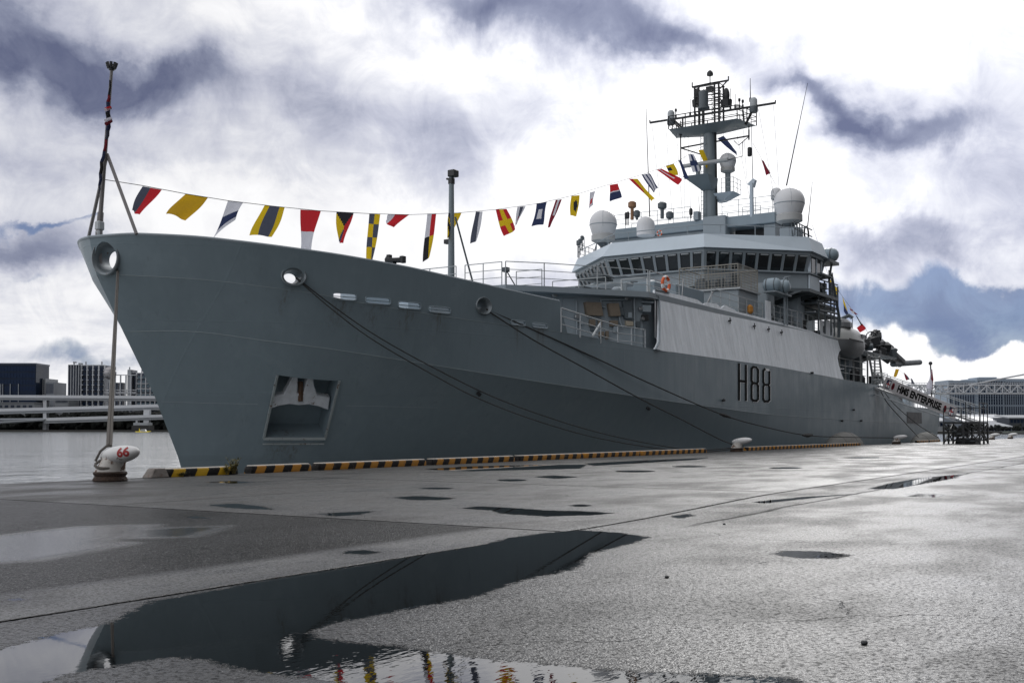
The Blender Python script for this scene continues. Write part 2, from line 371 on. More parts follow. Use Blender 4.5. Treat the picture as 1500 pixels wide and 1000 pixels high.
me = bpy.data.meshes.new('quay_ground')
nv = len(P); sv = [(x, YE, -6.0) for x in gx]
wall = [(int(I[i, -1]), int(I[i+1, -1]), nv+i+1, nv+i) for i in range(nx-1)]
me.from_pydata([(x, y, 0) for x, y in P]+sv, [], F.tolist()+wall)
for nm, arr in (('pud', pud), ('dmp', dmp)):
    a = me.attributes.new(nm, 'FLOAT', 'POINT'); a.data.foreach_set('value', np.append(arr, [-9.]*len(sv)).astype('f'))
ground = bpy.data.objects.new('quay_ground', me); col.objects.link(ground); ground['kind'] = 'structure'

gm = bpy.data.materials.new('wet_asphalt'); gm.use_nodes = True; t = gm.node_tree; b = t.nodes['Principled BSDF']
pos = N(t, 'ShaderNodeNewGeometry').outputs['Position']; sp = N(t, 'ShaderNodeSeparateXYZ', {0: pos}); gX, gY, gZ = sp.outputs
pa = N(t, 'ShaderNodeAttribute', attribute_name='pud').outputs['Fac']; da = N(t, 'ShaderNodeAttribute', attribute_name='dmp').outputs['Fac']
grit = N(t, 'ShaderNodeTexNoise', {'Vector': pos, 'Scale': 70.0, 'Detail': 3.0, 'Roughness': .6}).outputs[0]
gr2 = N(t, 'ShaderNodeTexNoise', {'Vector': pos, 'Scale': 34.0, 'Detail': 3.0, 'Roughness': .7}).outputs[0]
stone = N(t, 'ShaderNodeTexVoronoi', {'Vector': pos, 'Scale': 85.0}, feature='F1').outputs['Distance']
stonec = N(t, 'ShaderNodeTexVoronoi', {'Vector': pos, 'Scale': 62.0}, feature='F1').outputs['Distance']
mid = N(t, 'ShaderNodeTexNoise', {'Vector': pos, 'Scale': 9.0, 'Detail': 6.0, 'Roughness': .65}).outputs[0]
big = N(t, 'ShaderNodeTexNoise', {'Vector': pos, 'Scale': .55, 'Detail': 5.0, 'Roughness': .6, 'Distortion': .4}).outputs[0]
mps = N(t, 'ShaderNodeMapping', {'Vector': pos, 'Scale': (.45, .8, 1)})
stre = N(t, 'ShaderNodeTexNoise', {'Vector': mps.outputs[0], 'Scale': 1.0, 'Detail': 5.0, 'Roughness': .6}).outputs[0]
# rough patch: left of the cross joint, landward strip aside
coarse = M(t, 'MULTIPLY', SM(t, gX, 9.55, 9.75, 1.0, 0.0), SM(t, M(t, 'ADD', gY, M(t, 'MULTIPLY', M(t, 'SUBTRACT', mid, .5), .25)), 6.25, 6.45))
coarse = M(t, 'MULTIPLY', coarse, SM(t, gY, 14.0, 16.5, 1.0, .35))
semi = M(t, 'MULTIPLY', SM(t, gY, 4.9, 5.4, .35, 0.0), 1.0)
co = M(t, 'MAXIMUM', coarse, M(t, 'MULTIPLY', semi, SM(t, gX, 8.0, 14.0, 1.0, .5)))
# joints
wob = M(t, 'MULTIPLY', M(t, 'SUBTRACT', mid, .5), .05)
j1 = SM(t, M(t, 'ABSOLUTE', M(t, 'ADD', M(t, 'SUBTRACT', gY, M(t, 'ADD', 5.47, SM(t, gX, 10.0, 18.0, 0.0, .45))), wob)), .012, .045, 1.0, 0.0)
j2 = M(t, 'MULTIPLY', SM(t, M(t, 'ABSOLUTE', M(t, 'ADD', M(t, 'SUBTRACT', gX, 9.64), wob)), .015, .05, 1.0, 0.0), SM(t, gY, 5.3, 5.5))
j3 = M(t, 'MULTIPLY', SM(t, M(t, 'ABSOLUTE', M(t, 'SUBTRACT', M(t, 'PINGPONG', M(t, 'SUBTRACT', gX, 9.64), 8.0), 8.0)), .02, .06, 1.0, 0.0), SM(t, gY, 5.9, 6.1))
j4 = M(t, 'MULTIPLY', SM(t, M(t, 'ABSOLUTE', M(t, 'ADD', M(t, 'SUBTRACT', gY, 12.6), wob)), .02, .06, .7, 0.0), SM(t, gX, 9.6, 9.8))
crack = N(t, 'ShaderNodeTexVoronoi', {'Vector': N(t, 'ShaderNodeVectorMath', {0: pos, 1: N(t, 'ShaderNodeTexNoise', {'Vector': pos, 'Scale': 1.5, 'Detail': 4.0}).outputs['Color']}, operation='ADD').outputs[0], 'Scale': .23}, feature='DISTANCE_TO_EDGE').outputs[0]
ck = M(t, 'MULTIPLY', SM(t, crack, .0006, .003, .45, 0.0), SM(t, big, .45, .55))
j5 = M(t, 'MULTIPLY', SM(t, M(t, 'ABSOLUTE', M(t, 'ADD', M(t, 'SUBTRACT', gY, 4.72), M(t, 'MULTIPLY', M(t, 'SUBTRACT', big, .5), .35))), .015, .055, .9, 0.0), SM(t, gX, 10.2, 11.5))
trough = M(t, 'MULTIPLY', M(t, 'MULTIPLY', SM(t, M(t, 'ADD', gY, M(t, 'MULTIPLY', M(t, 'SUBTRACT', big, .5), .35)), 4.68, 4.80), SM(t, gY, 5.9, 5.98, 1.0, 0.0)), SM(t, gX, 10.5, 13.0))
sheen_strip = M(t, 'MULTIPLY', M(t, 'MULTIPLY', SM(t, gY, 6.0, 6.06), SM(t, M(t, 'ADD', gY, M(t, 'MULTIPLY', M(t, 'SUBTRACT', mid, .5), .8)), 6.45, 6.7, 1.0, 0.0)), SM(t, M(t, 'ADD', gX, M(t, 'MULTIPLY', M(t, 'SUBTRACT', big, .5), 8.0)), 16.0, 20.0))
joint = M(t, 'MAXIMUM', M(t, 'MAXIMUM', M(t, 'MAXIMUM', j1, j5), j2), M(t, 'MAXIMUM', M(t, 'MAXIMUM', j3, j4), ck))
# water lying in the hollows
edge = M(t, 'ADD', M(t, 'MULTIPLY', M(t, 'SUBTRACT', mid, .5), .22), M(t, 'MULTIPLY', M(t, 'SUBTRACT', gr2, .5), .22))
wet = SM(t, M(t, 'ADD', pa, edge), -.012, .012)
film = SM(t, M(t, 'ADD', pa, M(t, 'MULTIPLY', edge, 2.5)), -.45, .02)
dampv0 = SM(t, M(t, 'ADD', da, M(t, 'MULTIPLY', M(t, 'SUBTRACT', big, .5), .5)), -.22, .12)
dampv = dampv0
basec = MIX(t, big, (.018, .018, .018), (.034, .034, .033))
basec = MIX(t, M(t, 'MULTIPLY', SM(t, stonec, .05, .45, 1.0, 0.0), M(t, 'MULTIPLY', coarse, .6)), basec, (.16, .16, .155))
strip = M(t, 'MULTIPLY', SM(t, gY, 5.48, 5.5), SM(t, gY, 6.2, 6.32, 1.0, 0.0))
basec = MIX(t, M(t, 'MULTIPLY', strip, .8), basec, (.10, .10, .098))
apron = SM(t, gX, 9.6, 9.7)
basec = MIX(t, M(t, 'MULTIPLY', M(t, 'MULTIPLY', apron, SM(t, gY, 5.9, 6.1)), .5), basec, (.055, .054, .052))
basec = MIX(t, M(t, 'MULTIPLY', SM(t, M(t, 'ADD', mid, M(t, 'MULTIPLY', M(t, 'SUBTRACT', stre, .5), 1.3)), .56, .70), .55), basec, (.010, .010, .010))
sk = M(t, 'MULTIPLY', SM(t, stone, .10, .42, 1.0, 0.0), M(t, 'SUBTRACT', 1.0, coarse))
basec = MIX(t, M(t, 'MULTIPLY', sk, .45), basec, (.13, .13, .125))
basec = MIX(t, SM(t, grit, .58, .66), basec, (.006, .006, .006))
fleck = N(t, 'ShaderNodeTexNoise', {'Vector': pos, 'Scale': 24.0, 'Detail': 4.0, 'Roughness': .7}).outputs[0]
basec = MIX(t, M(t, 'MULTIPLY', SM(t, fleck, .62, .70), .8), basec, (.008, .008, .008))
basec = MIX(t, M(t, 'MULTIPLY', film, .65), basec, (.010, .010, .010))
basec = MIX(t, M(t, 'MULTIPLY', sheen_strip, .8), basec, (.24, .24, .235))  # pale base colour stands in for the sky sheen on the wet strip
basec = MIX(t, joint, basec, (.006, .006, .006))
basec = MIX(t, wet, basec, (.002, .002, .002))
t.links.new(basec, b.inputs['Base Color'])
ro = MIX(t, SM(t, stre, .35, .65), .55, .30, 'FLOAT'); ro = M(t, 'ADD', ro, M(t, 'MULTIPLY', M(t, 'SUBTRACT', grit, .5), .5))
ro = MIX(t, co, ro, .30, 'FLOAT')
ro = MIX(t, M(t, 'MULTIPLY', film, .5), ro, .25, 'FLOAT')
ro = MIX(t, M(t, 'MULTIPLY', dampv, .9), ro, .07, 'FLOAT')
ro = MIX(t, wet, ro, .012, 'FLOAT'); t.links.new(ro, b.inputs['Roughness'])
b.inputs['IOR'].default_value = 1.45
# pits between the stones give back no sheen
pits = MIX(t, coarse, SM(t, gr2, .40, .56, .06, .85), SM(t, M(t, 'ADD', stonec, M(t, 'MULTIPLY', M(t, 'SUBTRACT', gr2, .5), .9)), .14, .42, .9, .04), 'FLOAT')
pits = M(t, 'MULTIPLY', pits, M(t, 'SUBTRACT', 1.0, M(t, 'MULTIPLY', trough, .55))); pits = M(t, 'MULTIPLY', pits, SM(t, fleck, .52, .70, 1.0, .15)); pits = M(t, 'MULTIPLY', pits, M(t, 'SUBTRACT', 1.0, joint))
pits = M(t, 'MULTIPLY', pits, SM(t, M(t, 'ADD', M(t, 'MULTIPLY', stre, .5), M(t, 'MULTIPLY', mid, .5)), .38, .58, .45, 1.15)); pits = MIX(t, M(t, 'MULTIPLY', dampv, .9), pits, 1.0, 'FLOAT'); pits = MIX(t, wet, pits, .40, 'FLOAT'); t.links.new(pits, b.inputs['Specular IOR Level'])
hgt = MIX(t, coarse, M(t, 'MULTIPLY', stone, -.20), M(t, 'MULTIPLY', stonec, -.8), 'FLOAT')
hgt = M(t, 'ADD', hgt, M(t, 'MULTIPLY', grit, .30)); hgt = M(t, 'ADD', hgt, M(t, 'MULTIPLY', mid, .5))
hgt = M(t, 'SUBTRACT', hgt, M(t, 'MULTIPLY', joint, 1.5))
rip = N(t, 'ShaderNodeTexNoise', {'Vector': N(t, 'ShaderNodeMapping', {'Vector': pos, 'Scale': (10, 22, 1)}).outputs[0], 'Scale': 1.0, 'Detail': 2.0}).outputs[0]
ripm = SM(t, gY, 3.2, 4.6, .035, .0015)   # the breeze ruffles the open end of the puddle
hgt = M(t, 'MULTIPLY', hgt, M(t, 'SUBTRACT', 1.0, M(t, 'MULTIPLY', dampv, .85)))
hgt = MIX(t, wet, hgt, M(t, 'MULTIPLY', rip, ripm), 'FLOAT')
bn = N(t, 'ShaderNodeBump', {'Height': hgt, 'Strength': .9, 'Distance': .016}); t.links.new(bn.outputs[0], b.inputs['Normal'])
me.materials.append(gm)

# water
wm = bpy.data.materials.new('harbour_water'); wm.use_nodes = True; t = wm.node_tree; b = t.nodes['Principled BSDF']
b.inputs['Base Color'].default_value = (.30, .32, .32, 1); b.inputs['Roughness'].default_value = .09; b.inputs['IOR'].default_value = 1.33
pos = N(t, 'ShaderNodeNewGeometry').outputs['Position']
a1 = N(t, 'ShaderNodeTexNoise', {'Vector': pos, 'Scale': .55, 'Detail': 5.0, 'Roughness': .55, 'Distortion': .5}).outputs[0]
a2 = N(t, 'ShaderNodeTexNoise', {'Vector': pos, 'Scale': .05, 'Detail': 4.0}).outputs[0]
bn = N(t, 'ShaderNodeBump', {'Height': M(t, 'ADD', a1, M(t, 'MULTIPLY', a2, 2.0)), 'Strength': .55, 'Distance': .34}); t.links.new(bn.outputs[0], b.inputs['Normal'])
w = MB(); w.add([(-4000, YE+.01, ZW), (9000, YE+.01, ZW), (9000, 12000, ZW), (-4000, 12000, ZW)], [(0,1,2,3)])
w.add([(420, -6000, ZW), (9000, -6000, ZW), (9000, YE+.01, ZW), (420, YE+.01, ZW)], [(0,1,2,3)])
wo = w.build('harbour_water', wm); wo['kind'] = 'structure'

# ------------------------------------------------------------------ the ship
ship = thing('survey_ship', (22, YC, ZW), 'large grey naval ship with white radomes moored along the quay', 'ship')
def pxz(X, b, poly, z=4.0):
    for _ in range(4):
        p = Vector((X, YC-b, z)); x, y = proj(p); dep = (p-CAM).dot(fw)
        yt = np.interp(x, [q[0] for q in poly], [q[1] for q in poly]); z += (y-yt)*dep/FPX
    return z
L = 112.6
rail_b = pchip([0,.12,.5,1.0,1.75,3.15,5.15,8.0,11.6,17,21,27,100], [0,.5,1.25,1.92,2.78,4.05,5.2,6.2,6.95,7.75,8.1,8.4,8.4])
rail_px = [(100,357),(114,354),(125,348),(150,344.5),(200,343),(250,345),(300,348),(400,360),(500,374),(600,392),(700,415),(818,441),(900,455),(1300,520)]
D_b = pchip([0,.3,.9,1.8,3.5,5.8,8.8,12,17,21,27,70,91], [0,.6,1.35,2.3,3.8,5.2,6.3,6.95,7.75,8.12,8.4,8.4,7.9])
D_px = [(120,404),(143,403),(167,403),(230,405),(308,410),(380,419),(480,432),(505,440),(640,462),(775,481),(830,487),(965,513),(1125,535),(1230,554.5),(1286,564)]
K_b = pchip([0,.4,1.6,4.75,8.75,13.5,19,25,70,89], [0,.45,1.75,4.4,6.1,7.35,8.05,8.4,8.4,7.8])
K_px = [(150,480),(182,480),(217,481.5),(308,487),(380,498),(479,510),(783,558),(950,583),(1125,607),(1288,618),(1500,622)]
W_b = pchip([0,.8,2,5.8,9.8,15.8,22,30,38,48,64,86], [0,.25,.7,1.9,3.1,4.8,6.2,7.3,7.9,8.2,8.2,7.2])
ND = 150
ts = np.linspace(0, 1, ND)**2.0
def curve(X0, bf, zf):
    out = []
    for tt in ts:
        X = X0+(L-X0)*tt; bb = bf(X-X0); out.append(Vector((X, bb, zf(X, bb))))
    return out
def zD(X, b):
    if X < 86.5: return pxz(X, b, D_px) if X > 23 else lerp(5.97, pxz(23, D_b(.8), D_px), (X-22.2)/.8)
    return lerp(4.5, 3.0, min(1, max(0, (X-90)/6)))
def zK(X, b):
    if X < 24.4: return lerp(4.22, pxz(24.4, K_b(1.15), K_px), (X-23.25)/1.15)
    return pxz(X, b, K_px) if X < 87 else 1.6
def zR(X, b): return pxz(X, b, rail_px) if X > 22.3 else lerp(7.12, pxz(22.3, rail_b(.45), rail_px), (X-21.92)/.45)
cD = curve(22.2, D_b, zD); cK = curve(23.25, K_b, zK)
cW = curve(26.3, W_b, lambda X, b: -1.9); cB = [Vector((lerp(p.x, 30, .05), p.y*.82, -4.2)) for p in cW]
def smoothz(c, n=3):
    z = [p.z for p in c]
    for _ in range(n): z = [z[0]]+[(z[i-1]+2*z[i]+z[i+1])/4 for i in range(1, len(z)-1)]+[z[-1]]
    for p, q in zip(c, z): p.z = q
smoothz(cD, 6); smoothz(cK, 6)
rows = [cB, cW]
for f in (.33, .66):
    r = [a.lerp(b, f) for a, b in zip(cW, cK)]
    for p, tt in zip(r, ts): p.x += .30*math.sin(math.pi*f)*max(0, 1-tt*8)
    rows.append(r)
rows += [cK, [a.lerp(b, .5) for a, b in zip(cK, cD)], cD]
def W2(p, s): return Vector((p.x, YC-s*p.y, p.z))
hv = []; hf = []
nr = len(rows)
for s in (1, -1):
    for r in rows: hv += [W2(p, s) for p in r]
def hid(s, r, i): return (0 if s == 1 else nr*ND)+r*ND+i
for s in (1, -1):
    for r in range(nr-1):
        for i in range(ND-1):
            q = (hid(s,r,i), hid(s,r,i+1), hid(s,r+1,i+1), hid(s,r+1,i)); hf.append(q if s == 1 else q[::-1])
for i in range(ND-1):
    hf.append((hid(1,nr-1,i), hid(1,nr-1,i+1), hid(-1,nr-1,i+1), hid(-1,nr-1,i)))
    hf.append((hid(-1,0,i), hid(-1,0,i+1), hid(1,0,i+1), hid(1,0,i)))
for r in range(nr-1): hf.append((hid(1,r,ND-1), hid(-1,r,ND-1), hid(-1,r+1,ND-1), hid(1,r+1,ND-1)))
hb = MB(); hb.add(hv, hf)
def merged(ob, cutters, angle=28):
    bm = bmesh.new(); bm.from_mesh(ob.data); bmesh.ops.remove_doubles(bm, verts=bm.verts, dist=.0005)
    bmesh.ops.dissolve_degenerate(bm, edges=bm.edges, dist=.0005); bmesh.ops.recalc_face_normals(bm, faces=bm.faces); bm.to_mesh(ob.data); bm.free()
    tmp = []
    for c in cutters:
        m = ob.modifiers.new('cut', 'BOOLEAN'); m.operation = 'DIFFERENCE'; m.object = c; m.solver = 'EXACT'; tmp.append(c)
    if cutters:
        dg = bpy.context.evaluated_depsgraph_get(); me = bpy.data.meshes.new_from_object(ob.evaluated_get(dg))
        ob.modifiers.clear(); ob.data = me
        for c in tmp: bpy.data.objects.remove(c)
    smooth(ob.data, angle)
hull = hb.build('hull', [hullm], ship)
merged(hull, [], 8)
def bvh(ob):
    o = ORG.get(ob.name, Vector()); return BVHTree.FromPolygons([v.co+o for v in ob.data.vertices], [tuple(p.vertices) for p in ob.data.polygons])
HB = bvh(hull)
def hit(px, py, tree=None):
    d = ray(px, py).normalized(); r = (tree or HB).ray_cast(CAM, d)
    return (r[0], r[1]) if r[0] else (at(px, py, Y=21.4), Vector((0, -1, 0)))
# anchor recess: a pocket cut into the bow plating
rq = [(386,641),(476,641),(497,557),(406,549)]
rp = [hit(*q)[0] for q in rq]; rn = (rp[1]-rp[0]).cross(rp[3]-rp[0]).normalized()
if rn.dot(CAM-rp[0]) < 0: rn = -rn
cen = sum(rp, Vector())/4
inn = -rn
c = MB(); front = [p+rn*.8 for p in rp]; back = [p+inn*.95 for p in rp]
back[2] += Vector((0, 0, -.05)); c.hexa(back+front)
cutter = c.build('cutter', [hullm], ship); cutter.data.name = 'cutter'
merged(hull, [cutter], 8)
# anchor tucked in the pocket
anc = thing; am = MB()
ax = (rp[1]-rp[0]).normalized(); ay = rn.cross(ax).normalized()
if ay.z < 0: ay = -ay
ac = cen+inn*.36+ay*.22-ax*.06
def aP(x, y, z): return ac+ax*x*1.12+ay*y*1.25+rn*z
W_ = .98
fl = [(-W_,-.28),(-.62,-.17),(-.3,-.12),(0,-.15),(.3,-.12),(.62,-.17),(W_,-.28),(.97,.12),(.55,.16),(.42,.42),(.30,.8),(.16,.82),(.1,.2),(-.1,.2),(-.16,.82),(-.30,.8),(-.42,.42),(-.55,.16),(-.97,.12)]
am.slab([aP(x, y, .16+.22*(.2-y)) for x, y in fl], -rn, .26)
anchor = am.build('anchor', [mat('anchor_paint', (.55, .58, .62), .5, rust=.18, var=.3, vscale=4)], ship, bevel=.03)
sh = MB(); sh.rbox(aP(0, .25, .10), (.12, .12, .7), 0); sh.build('anchor_shank', [mat('rusty_steel', (.10, .065, .045), .85, var=.4, rust=.6, bump=.3)], ship)
# recess frame
fm = MB()
def strip(a, b, w=.07, th=.05): fm.tube([a+rn*.03, b+rn*.03], w, 4)
strip(rp[0], rp[3], .05); strip(rp[1], rp[2], .05); strip(rp[0]-ay*.02, rp[1]-ay*.02, .07); strip(rp[0]-ay*.24, rp[1]-ay*.24, .04)
fm.build('anchor_recess_frame', [mat('recess_edge_paint', (.30, .34, .35), .5, rust=.2, var=.25)], ship)

# bulwark: thick plate from deck edge to rail, with fairleads and freeing ports cut through
iE = max(i for i in range(ND) if cD[i].x <= 38.95)
cR = curve(21.92, rail_b, zR); smoothz(cR, 4)
# stations along the rail that pair with deck stations
def by_x(c, X):
    xs = [p.x for p in c]; i = max(0, min(len(xs)-2, int(np.searchsorted(xs, X))-1)); tt = (X-xs[i])/(xs[i+1]-xs[i]); return c[i].lerp(c[i+1], tt)
nb = 70; bw = []
for k in range(nb):
    f = (k/(nb-1))**2; a = by_x(cD, 22.2+(39.0-22.2)*f) if k else cD[0]; bq = by_x(cR, 21.92+(38.45-21.92)*f) if k else cR[0]
    bw.append((a, bq))
vs = []
for s in (1, -1):
    for a, bq in bw:
        th = .10; mid_ = a.lerp(bq, .5)
        def ins(p, d): return Vector((p.x+(.10 if p.y < 2 else .03)*(1 if p.y < 6 else 0), max(0, p.y-d), p.z))
        vs += [W2(a, s), W2(mid_, s), W2(bq, s), W2(ins(bq, th), s), W2(ins(mid_, th), s), W2(ins(a, th), s)]
fs = []
for si, s in enumerate((1, -1)):
    o = si*nb*6
    for k in range(nb-1):
        for j in range(6):
            q = (o+k*6+j, o+(k+1)*6+j, o+(k+1)*6+(j+1) % 6, o+k*6+(j+1) % 6); fs.append(q if s == 1 else q[::-1])
    e = tuple(o+(nb-1)*6+j for j in range(6)); fs.append(e)
bb = MB(); bb.add(vs, fs); bul = bb.build('bulwark', [hullm], ship); merged(bul, [])
BB = bvh(bul)
def cut_tool(px, py, rx, ry, square=False):
    p, n = hit(px, py, BB); d = ray(px, py).normalized(); n = Vector((n.x, n.y, 0)).normalized(); 
    if n.dot(d) > 0: n = -n
    tx = Vector((0, 0, 1)).cross(n).normalized(); tz = Vector((0, 0, 1)); dep = (p-CAM).dot(fw)
    sx = rx*dep/FPX/abs(tx.dot(rt)); sz = ry*dep/FPX
    m = MB(); K = 28; ring = []
    for i in range(K):
        a = 2*math.pi*i/K; cx, sy = math.cos(a), math.sin(a)
        if square: cx = math.copysign(min(1, abs(cx)**.35), cx); sy = math.copysign(min(1, abs(sy)**.45), sy)
        ring.append((cx*sx, sy*sz))
    a = [p+n*.5+tx*x+tz*y for x, y in ring]; bk = [p-n*.6+tx*x+tz*y for x, y in ring]
    m.add(bk+a, [tuple(range(K)), tuple(range(2*K-1, K-1, -1))]+[(i, i+K, (i+1) % K+K, (i+1) % K) for i in range(K)])
    return m.build('cutter', [hullm], ship), (p, n, tx, sx, sz)
cuts = []; leads = []
for q in ((155, 377, 17, 22), (430, 404.5, 14, 12), (708, 448, 9, 10.5)):
    o, info = cut_tool(*q); cuts.append(o); leads.append(info)
slots = []
for q in ((505,434.5,16,5), (554,440.5,17,5), (600,447.5,15.5,5), (644,454,15,4.5), (759,473,11,3.6), (791,477,11.5,3.6)):
    o, info = cut_tool(*q, square=True); cuts.append(o); slots.append(info)
merged(bul, cuts, 32)
for (p, n, tx, sx, sz) in leads:
    m = MB(); K = 32
    prof = [(1.06, .03), (1.16, .07), (1.22, .06), (1.26, .00), (1.2, -.1), (1.0, -.62), (.62, -.64), (.70, -.4), (.84, -.12), (.97, .0)]
    vs = []
    for r, zz in prof:
        for i in range(K):
            a = 2*math.pi*i/K; vs.append(p+n*zz+tx*(math.cos(a)*sx*r)+Vector((0, 0, 1))*(math.sin(a)*sz*r))
    k = len(prof); m.add(vs, [(i*K+j, i*K+(j+1) % K, ((i+1) % k)*K+(j+1) % K, ((i+1) % k)*K+j) for i in range(k) for j in range(K)])
    m.build('fairlead', [mat('fairlead_steel', (.20, .23, .25), .35, metal=.3, rust=.05, streak=.2)], ship, angle=60)
for (p, n, tx, sx, sz) in slots:
    m = MB(); pts = []
    for i in range(28):
        a = 2*math.pi*i/28; cx, sy = math.cos(a), math.sin(a)
        cx = math.copysign(abs(cx)**.35, cx); sy = math.copysign(abs(sy)**.45, sy); pts.append(p+n*.01+tx*cx*sx+Vector((0, 0, 1))*sy*sz)
    m.tube(pts, .022, 5, closed=True)
    m.tube([p-n*.05-tx*sx, p-n*.05+tx*sx], .014, 5)
    m.build('freeing_port_frame', [hullm], ship)
# rail cap of bulwark
m = MB(); m.tube([W2(q, 1)+Vector((0, .05, .01)) for a, q in bw[1:]], .05, 6); m.build('bulwark_cap', [grey], ship)
m = MB(); m.tube([W2(q, -1)+Vector((0, -.05, .01)) for a, q in bw[1:]], .05, 6); m.build('bulwark_cap', [grey], ship)
m = MB(); e0, e1 = bw[-1]; m.tube([W2(e0, 1)+Vector((.02, .04, 0)), W2(e1, 1)+Vector((.02, .05, 0))], .05, 6); m.build('bulwark_cap', [grey], ship)
seamm = mat('seam_paint', (.26,.31,.335), .45)
# raised weld seams and the knuckle moulding
def seam(pts, r=.016, name='weld_seam', m_=None):
    m = MB(); ph = []
    for i in range(len(pts)-1):
        for k in range(10):
            ph.append((lerp(pts[i][0], pts[i+1][0], k/10), lerp(pts[i][1], pts[i+1][1], k/10)))
    ph.append(pts[-1]); m.tube([hit(*q)[0] for q in ph], r, 4); return m.build(name, [m_ or grey], ship)
seam([(236,588),(300,590),(378,592)], .012); seam([(506,594),(560,595),(640,597)], .010)
m = MB(); m.tube([W2(p, 1)+Vector((0, -.0, .0)) for p in cK[6::2]], .016, 5); m.build('knuckle_moulding', [seamm], ship)
m = MB(); m.tube([W2(p, 1) for p in cD[6::2]], .011, 5); m.build('deck_edge_moulding', [seamm], ship)
# overflow pipes with tiny hoods on the side
def fitting(px, py, tree=None, cross=False, r=.07):
    p, n = hit(px, py, tree); m = MB(); m.tube([p-n*.02, p+n*.16], r, 8)
    m.tube([p+n*.08-Vector((.16,0,0)), p+n*.08+Vector((.16,0,0))], .03, 5)
    if cross: m.tube([p+n*.10-Vector((0,0,.17)), p+n*.10+Vector((0,0,.17))], .03, 5)
    return m.build('side_fitting', [black], ship)
for q in ((1058,586),(1249,600),(1232,616),(1260,616),(1188,546),(948,597),(700,575)): fitting(*q)
# rust and dirt run under fairleads, freeing ports and the anchor pocket
t = hullm.node_tree; b = t.nodes['Principled BSDF']; pos = N(t, 'ShaderNodeNewGeometry').outputs['Position']; hx, hy, hz = N(t, 'ShaderNodeSeparateXYZ', {0: pos}).outputs
rn_ = N(t, 'ShaderNodeTexNoise', {'Vector': N(t, 'ShaderNodeMapping', {'Vector': pos, 'Scale': (9, 9, .5)}).outputs[0], 'Scale': 1.0, 'Detail': 6.0, 'Roughness': .7}).outputs[0]
cb = b.inputs['Base Color'].links[0].from_socket; acc = None
def stain(p, w, ln):
    global acc
    d2 = M(t, 'SUBTRACT', hx, p.x); g = M(t, 'EXPONENT', M(t, 'MULTIPLY', M(t, 'POWER', M(t, 'DIVIDE', d2, w), 2.0), -1.0))
    fall = M(t, 'MULTIPLY', SM(t, hz, p.z-ln, p.z), M(t, 'LESS_THAN', hz, p.z+.05)); v = M(t, 'MULTIPLY', M(t, 'MULTIPLY', g, fall), M(t, 'LESS_THAN', hy, 29.8))
    acc = v if acc is None else M(t, 'ADD', acc, v)
for p, n, tx, sx, sz in leads: stain(p-Vector((0,0,sz)), .12, 1.5)
for p, n, tx, sx, sz in slots: stain(p-Vector((0,0,.1)), .35, 1.3)
stain(rp[0].lerp(rp[1], .55)-ay*.25, .16, 1.6); stain(rp[0].lerp(rp[1], .3)-ay*.25, .3, 1.0); stain(rp[0].lerp(rp[1], .5)+ay*.3, .35, .5)
rk = M(t, 'MULTIPLY', acc, SM(t, rn_, .42, .66), clamp=True)
t.links.new(MIX(t, M(t, 'MULTIPLY', rk, .6), cb, (.085, .060, .038)), b.inputs['Base Color'])
# pennant number
q4 = [Vector(hit(*q)[0]) for q in ((1081,533),(1128,542),(1128,588),(1081,585))]   # TL TR BR BL
hn = (q4[1]-q4[0]).cross(q4[3]-q4[0]).normalized(); hn = hn if hn.dot(CAM-q4[0]) > 0 else -hn
def hq(u, v, off): return q4[0].lerp(q4[1], u).lerp(q4[3].lerp(q4[2], u), v)+hn*off
def glyph_rings(ch):
    if ch == 'H': return [[(0,0),(.2,0),(.2,.44),(.8,.44),(.8,0),(1,0),(1,1),(.8,1),(.8,.53),(.2,.53),(.2,1),(0,1)]]
def strokes(ch):
    if ch == 'H': return [[(0.1,0),(.1,1)],[(.9,0),(.9,1)],[(.1,.47),(.9,.47)]]
    c = [(.1,.06),(.3,0),(.7,0),(.9,.06),(.9,.41),(.74,.48),(.9,.55),(.9,.94),(.7,1),(.3,1),(.1,.94),(.1,.55),(.26,.48),(.1,.41),(.1,.06)]
    return [c, [(.26,.48),(.74,.48)]]
def flat_stroke(m, pts, w, mapf, hw):
    """hw: aspect height/width; strip of constant width w around a polyline in the unit box"""
    for a, b in zip(pts[:-1], pts[1:]):
        dx, dy = (b[0]-a[0]), (b[1]-a[1])*hw; l = math.hypot(dx, dy); nx_, ny_ = -dy/l*w, dx/l*w; ex, ey = dx/l*w*.7, dy/l*w*.7
        quad = [(a[0]-ex+nx_, a[1]*hw-ey+ny_), (a[0]-ex-nx_, a[1]*hw-ey-ny_), (b[0]+ex-nx_, b[1]*hw+ey-ny_), (b[0]+ex+nx_, b[1]*hw+ey+ny_)]
        m.add([mapf(x, y/hw) for x, y in quad], [(0,1,2,3)])
kk = 0
for ci, ch in enumerate('H88'):
    u0 = [0, .375, .745][ci]; cw = .255; pw = MB(); pb = MB()
    for st in strokes(ch):
        for a, b_ in zip(st[:-1], st[1:]):
            for mm, dx, dy, off, ww in ((pw, .016, .007, .012, .135), (pb, 0, 0, .018, .118)):
                kk += 1
                flat_stroke(mm, [a, b_], ww, lambda x, y, u0=u0, dx=dx, dy=dy, off=off, j=kk: hq(u0+cw*x+dx, y+dy, off+.0002*(j % 40)), 3.4)
    g_ = pb.build('pennant_letter' if ch == 'H' else 'pennant_number', [blackp], ship); pw.build('white_shadow', [whitep], g_)
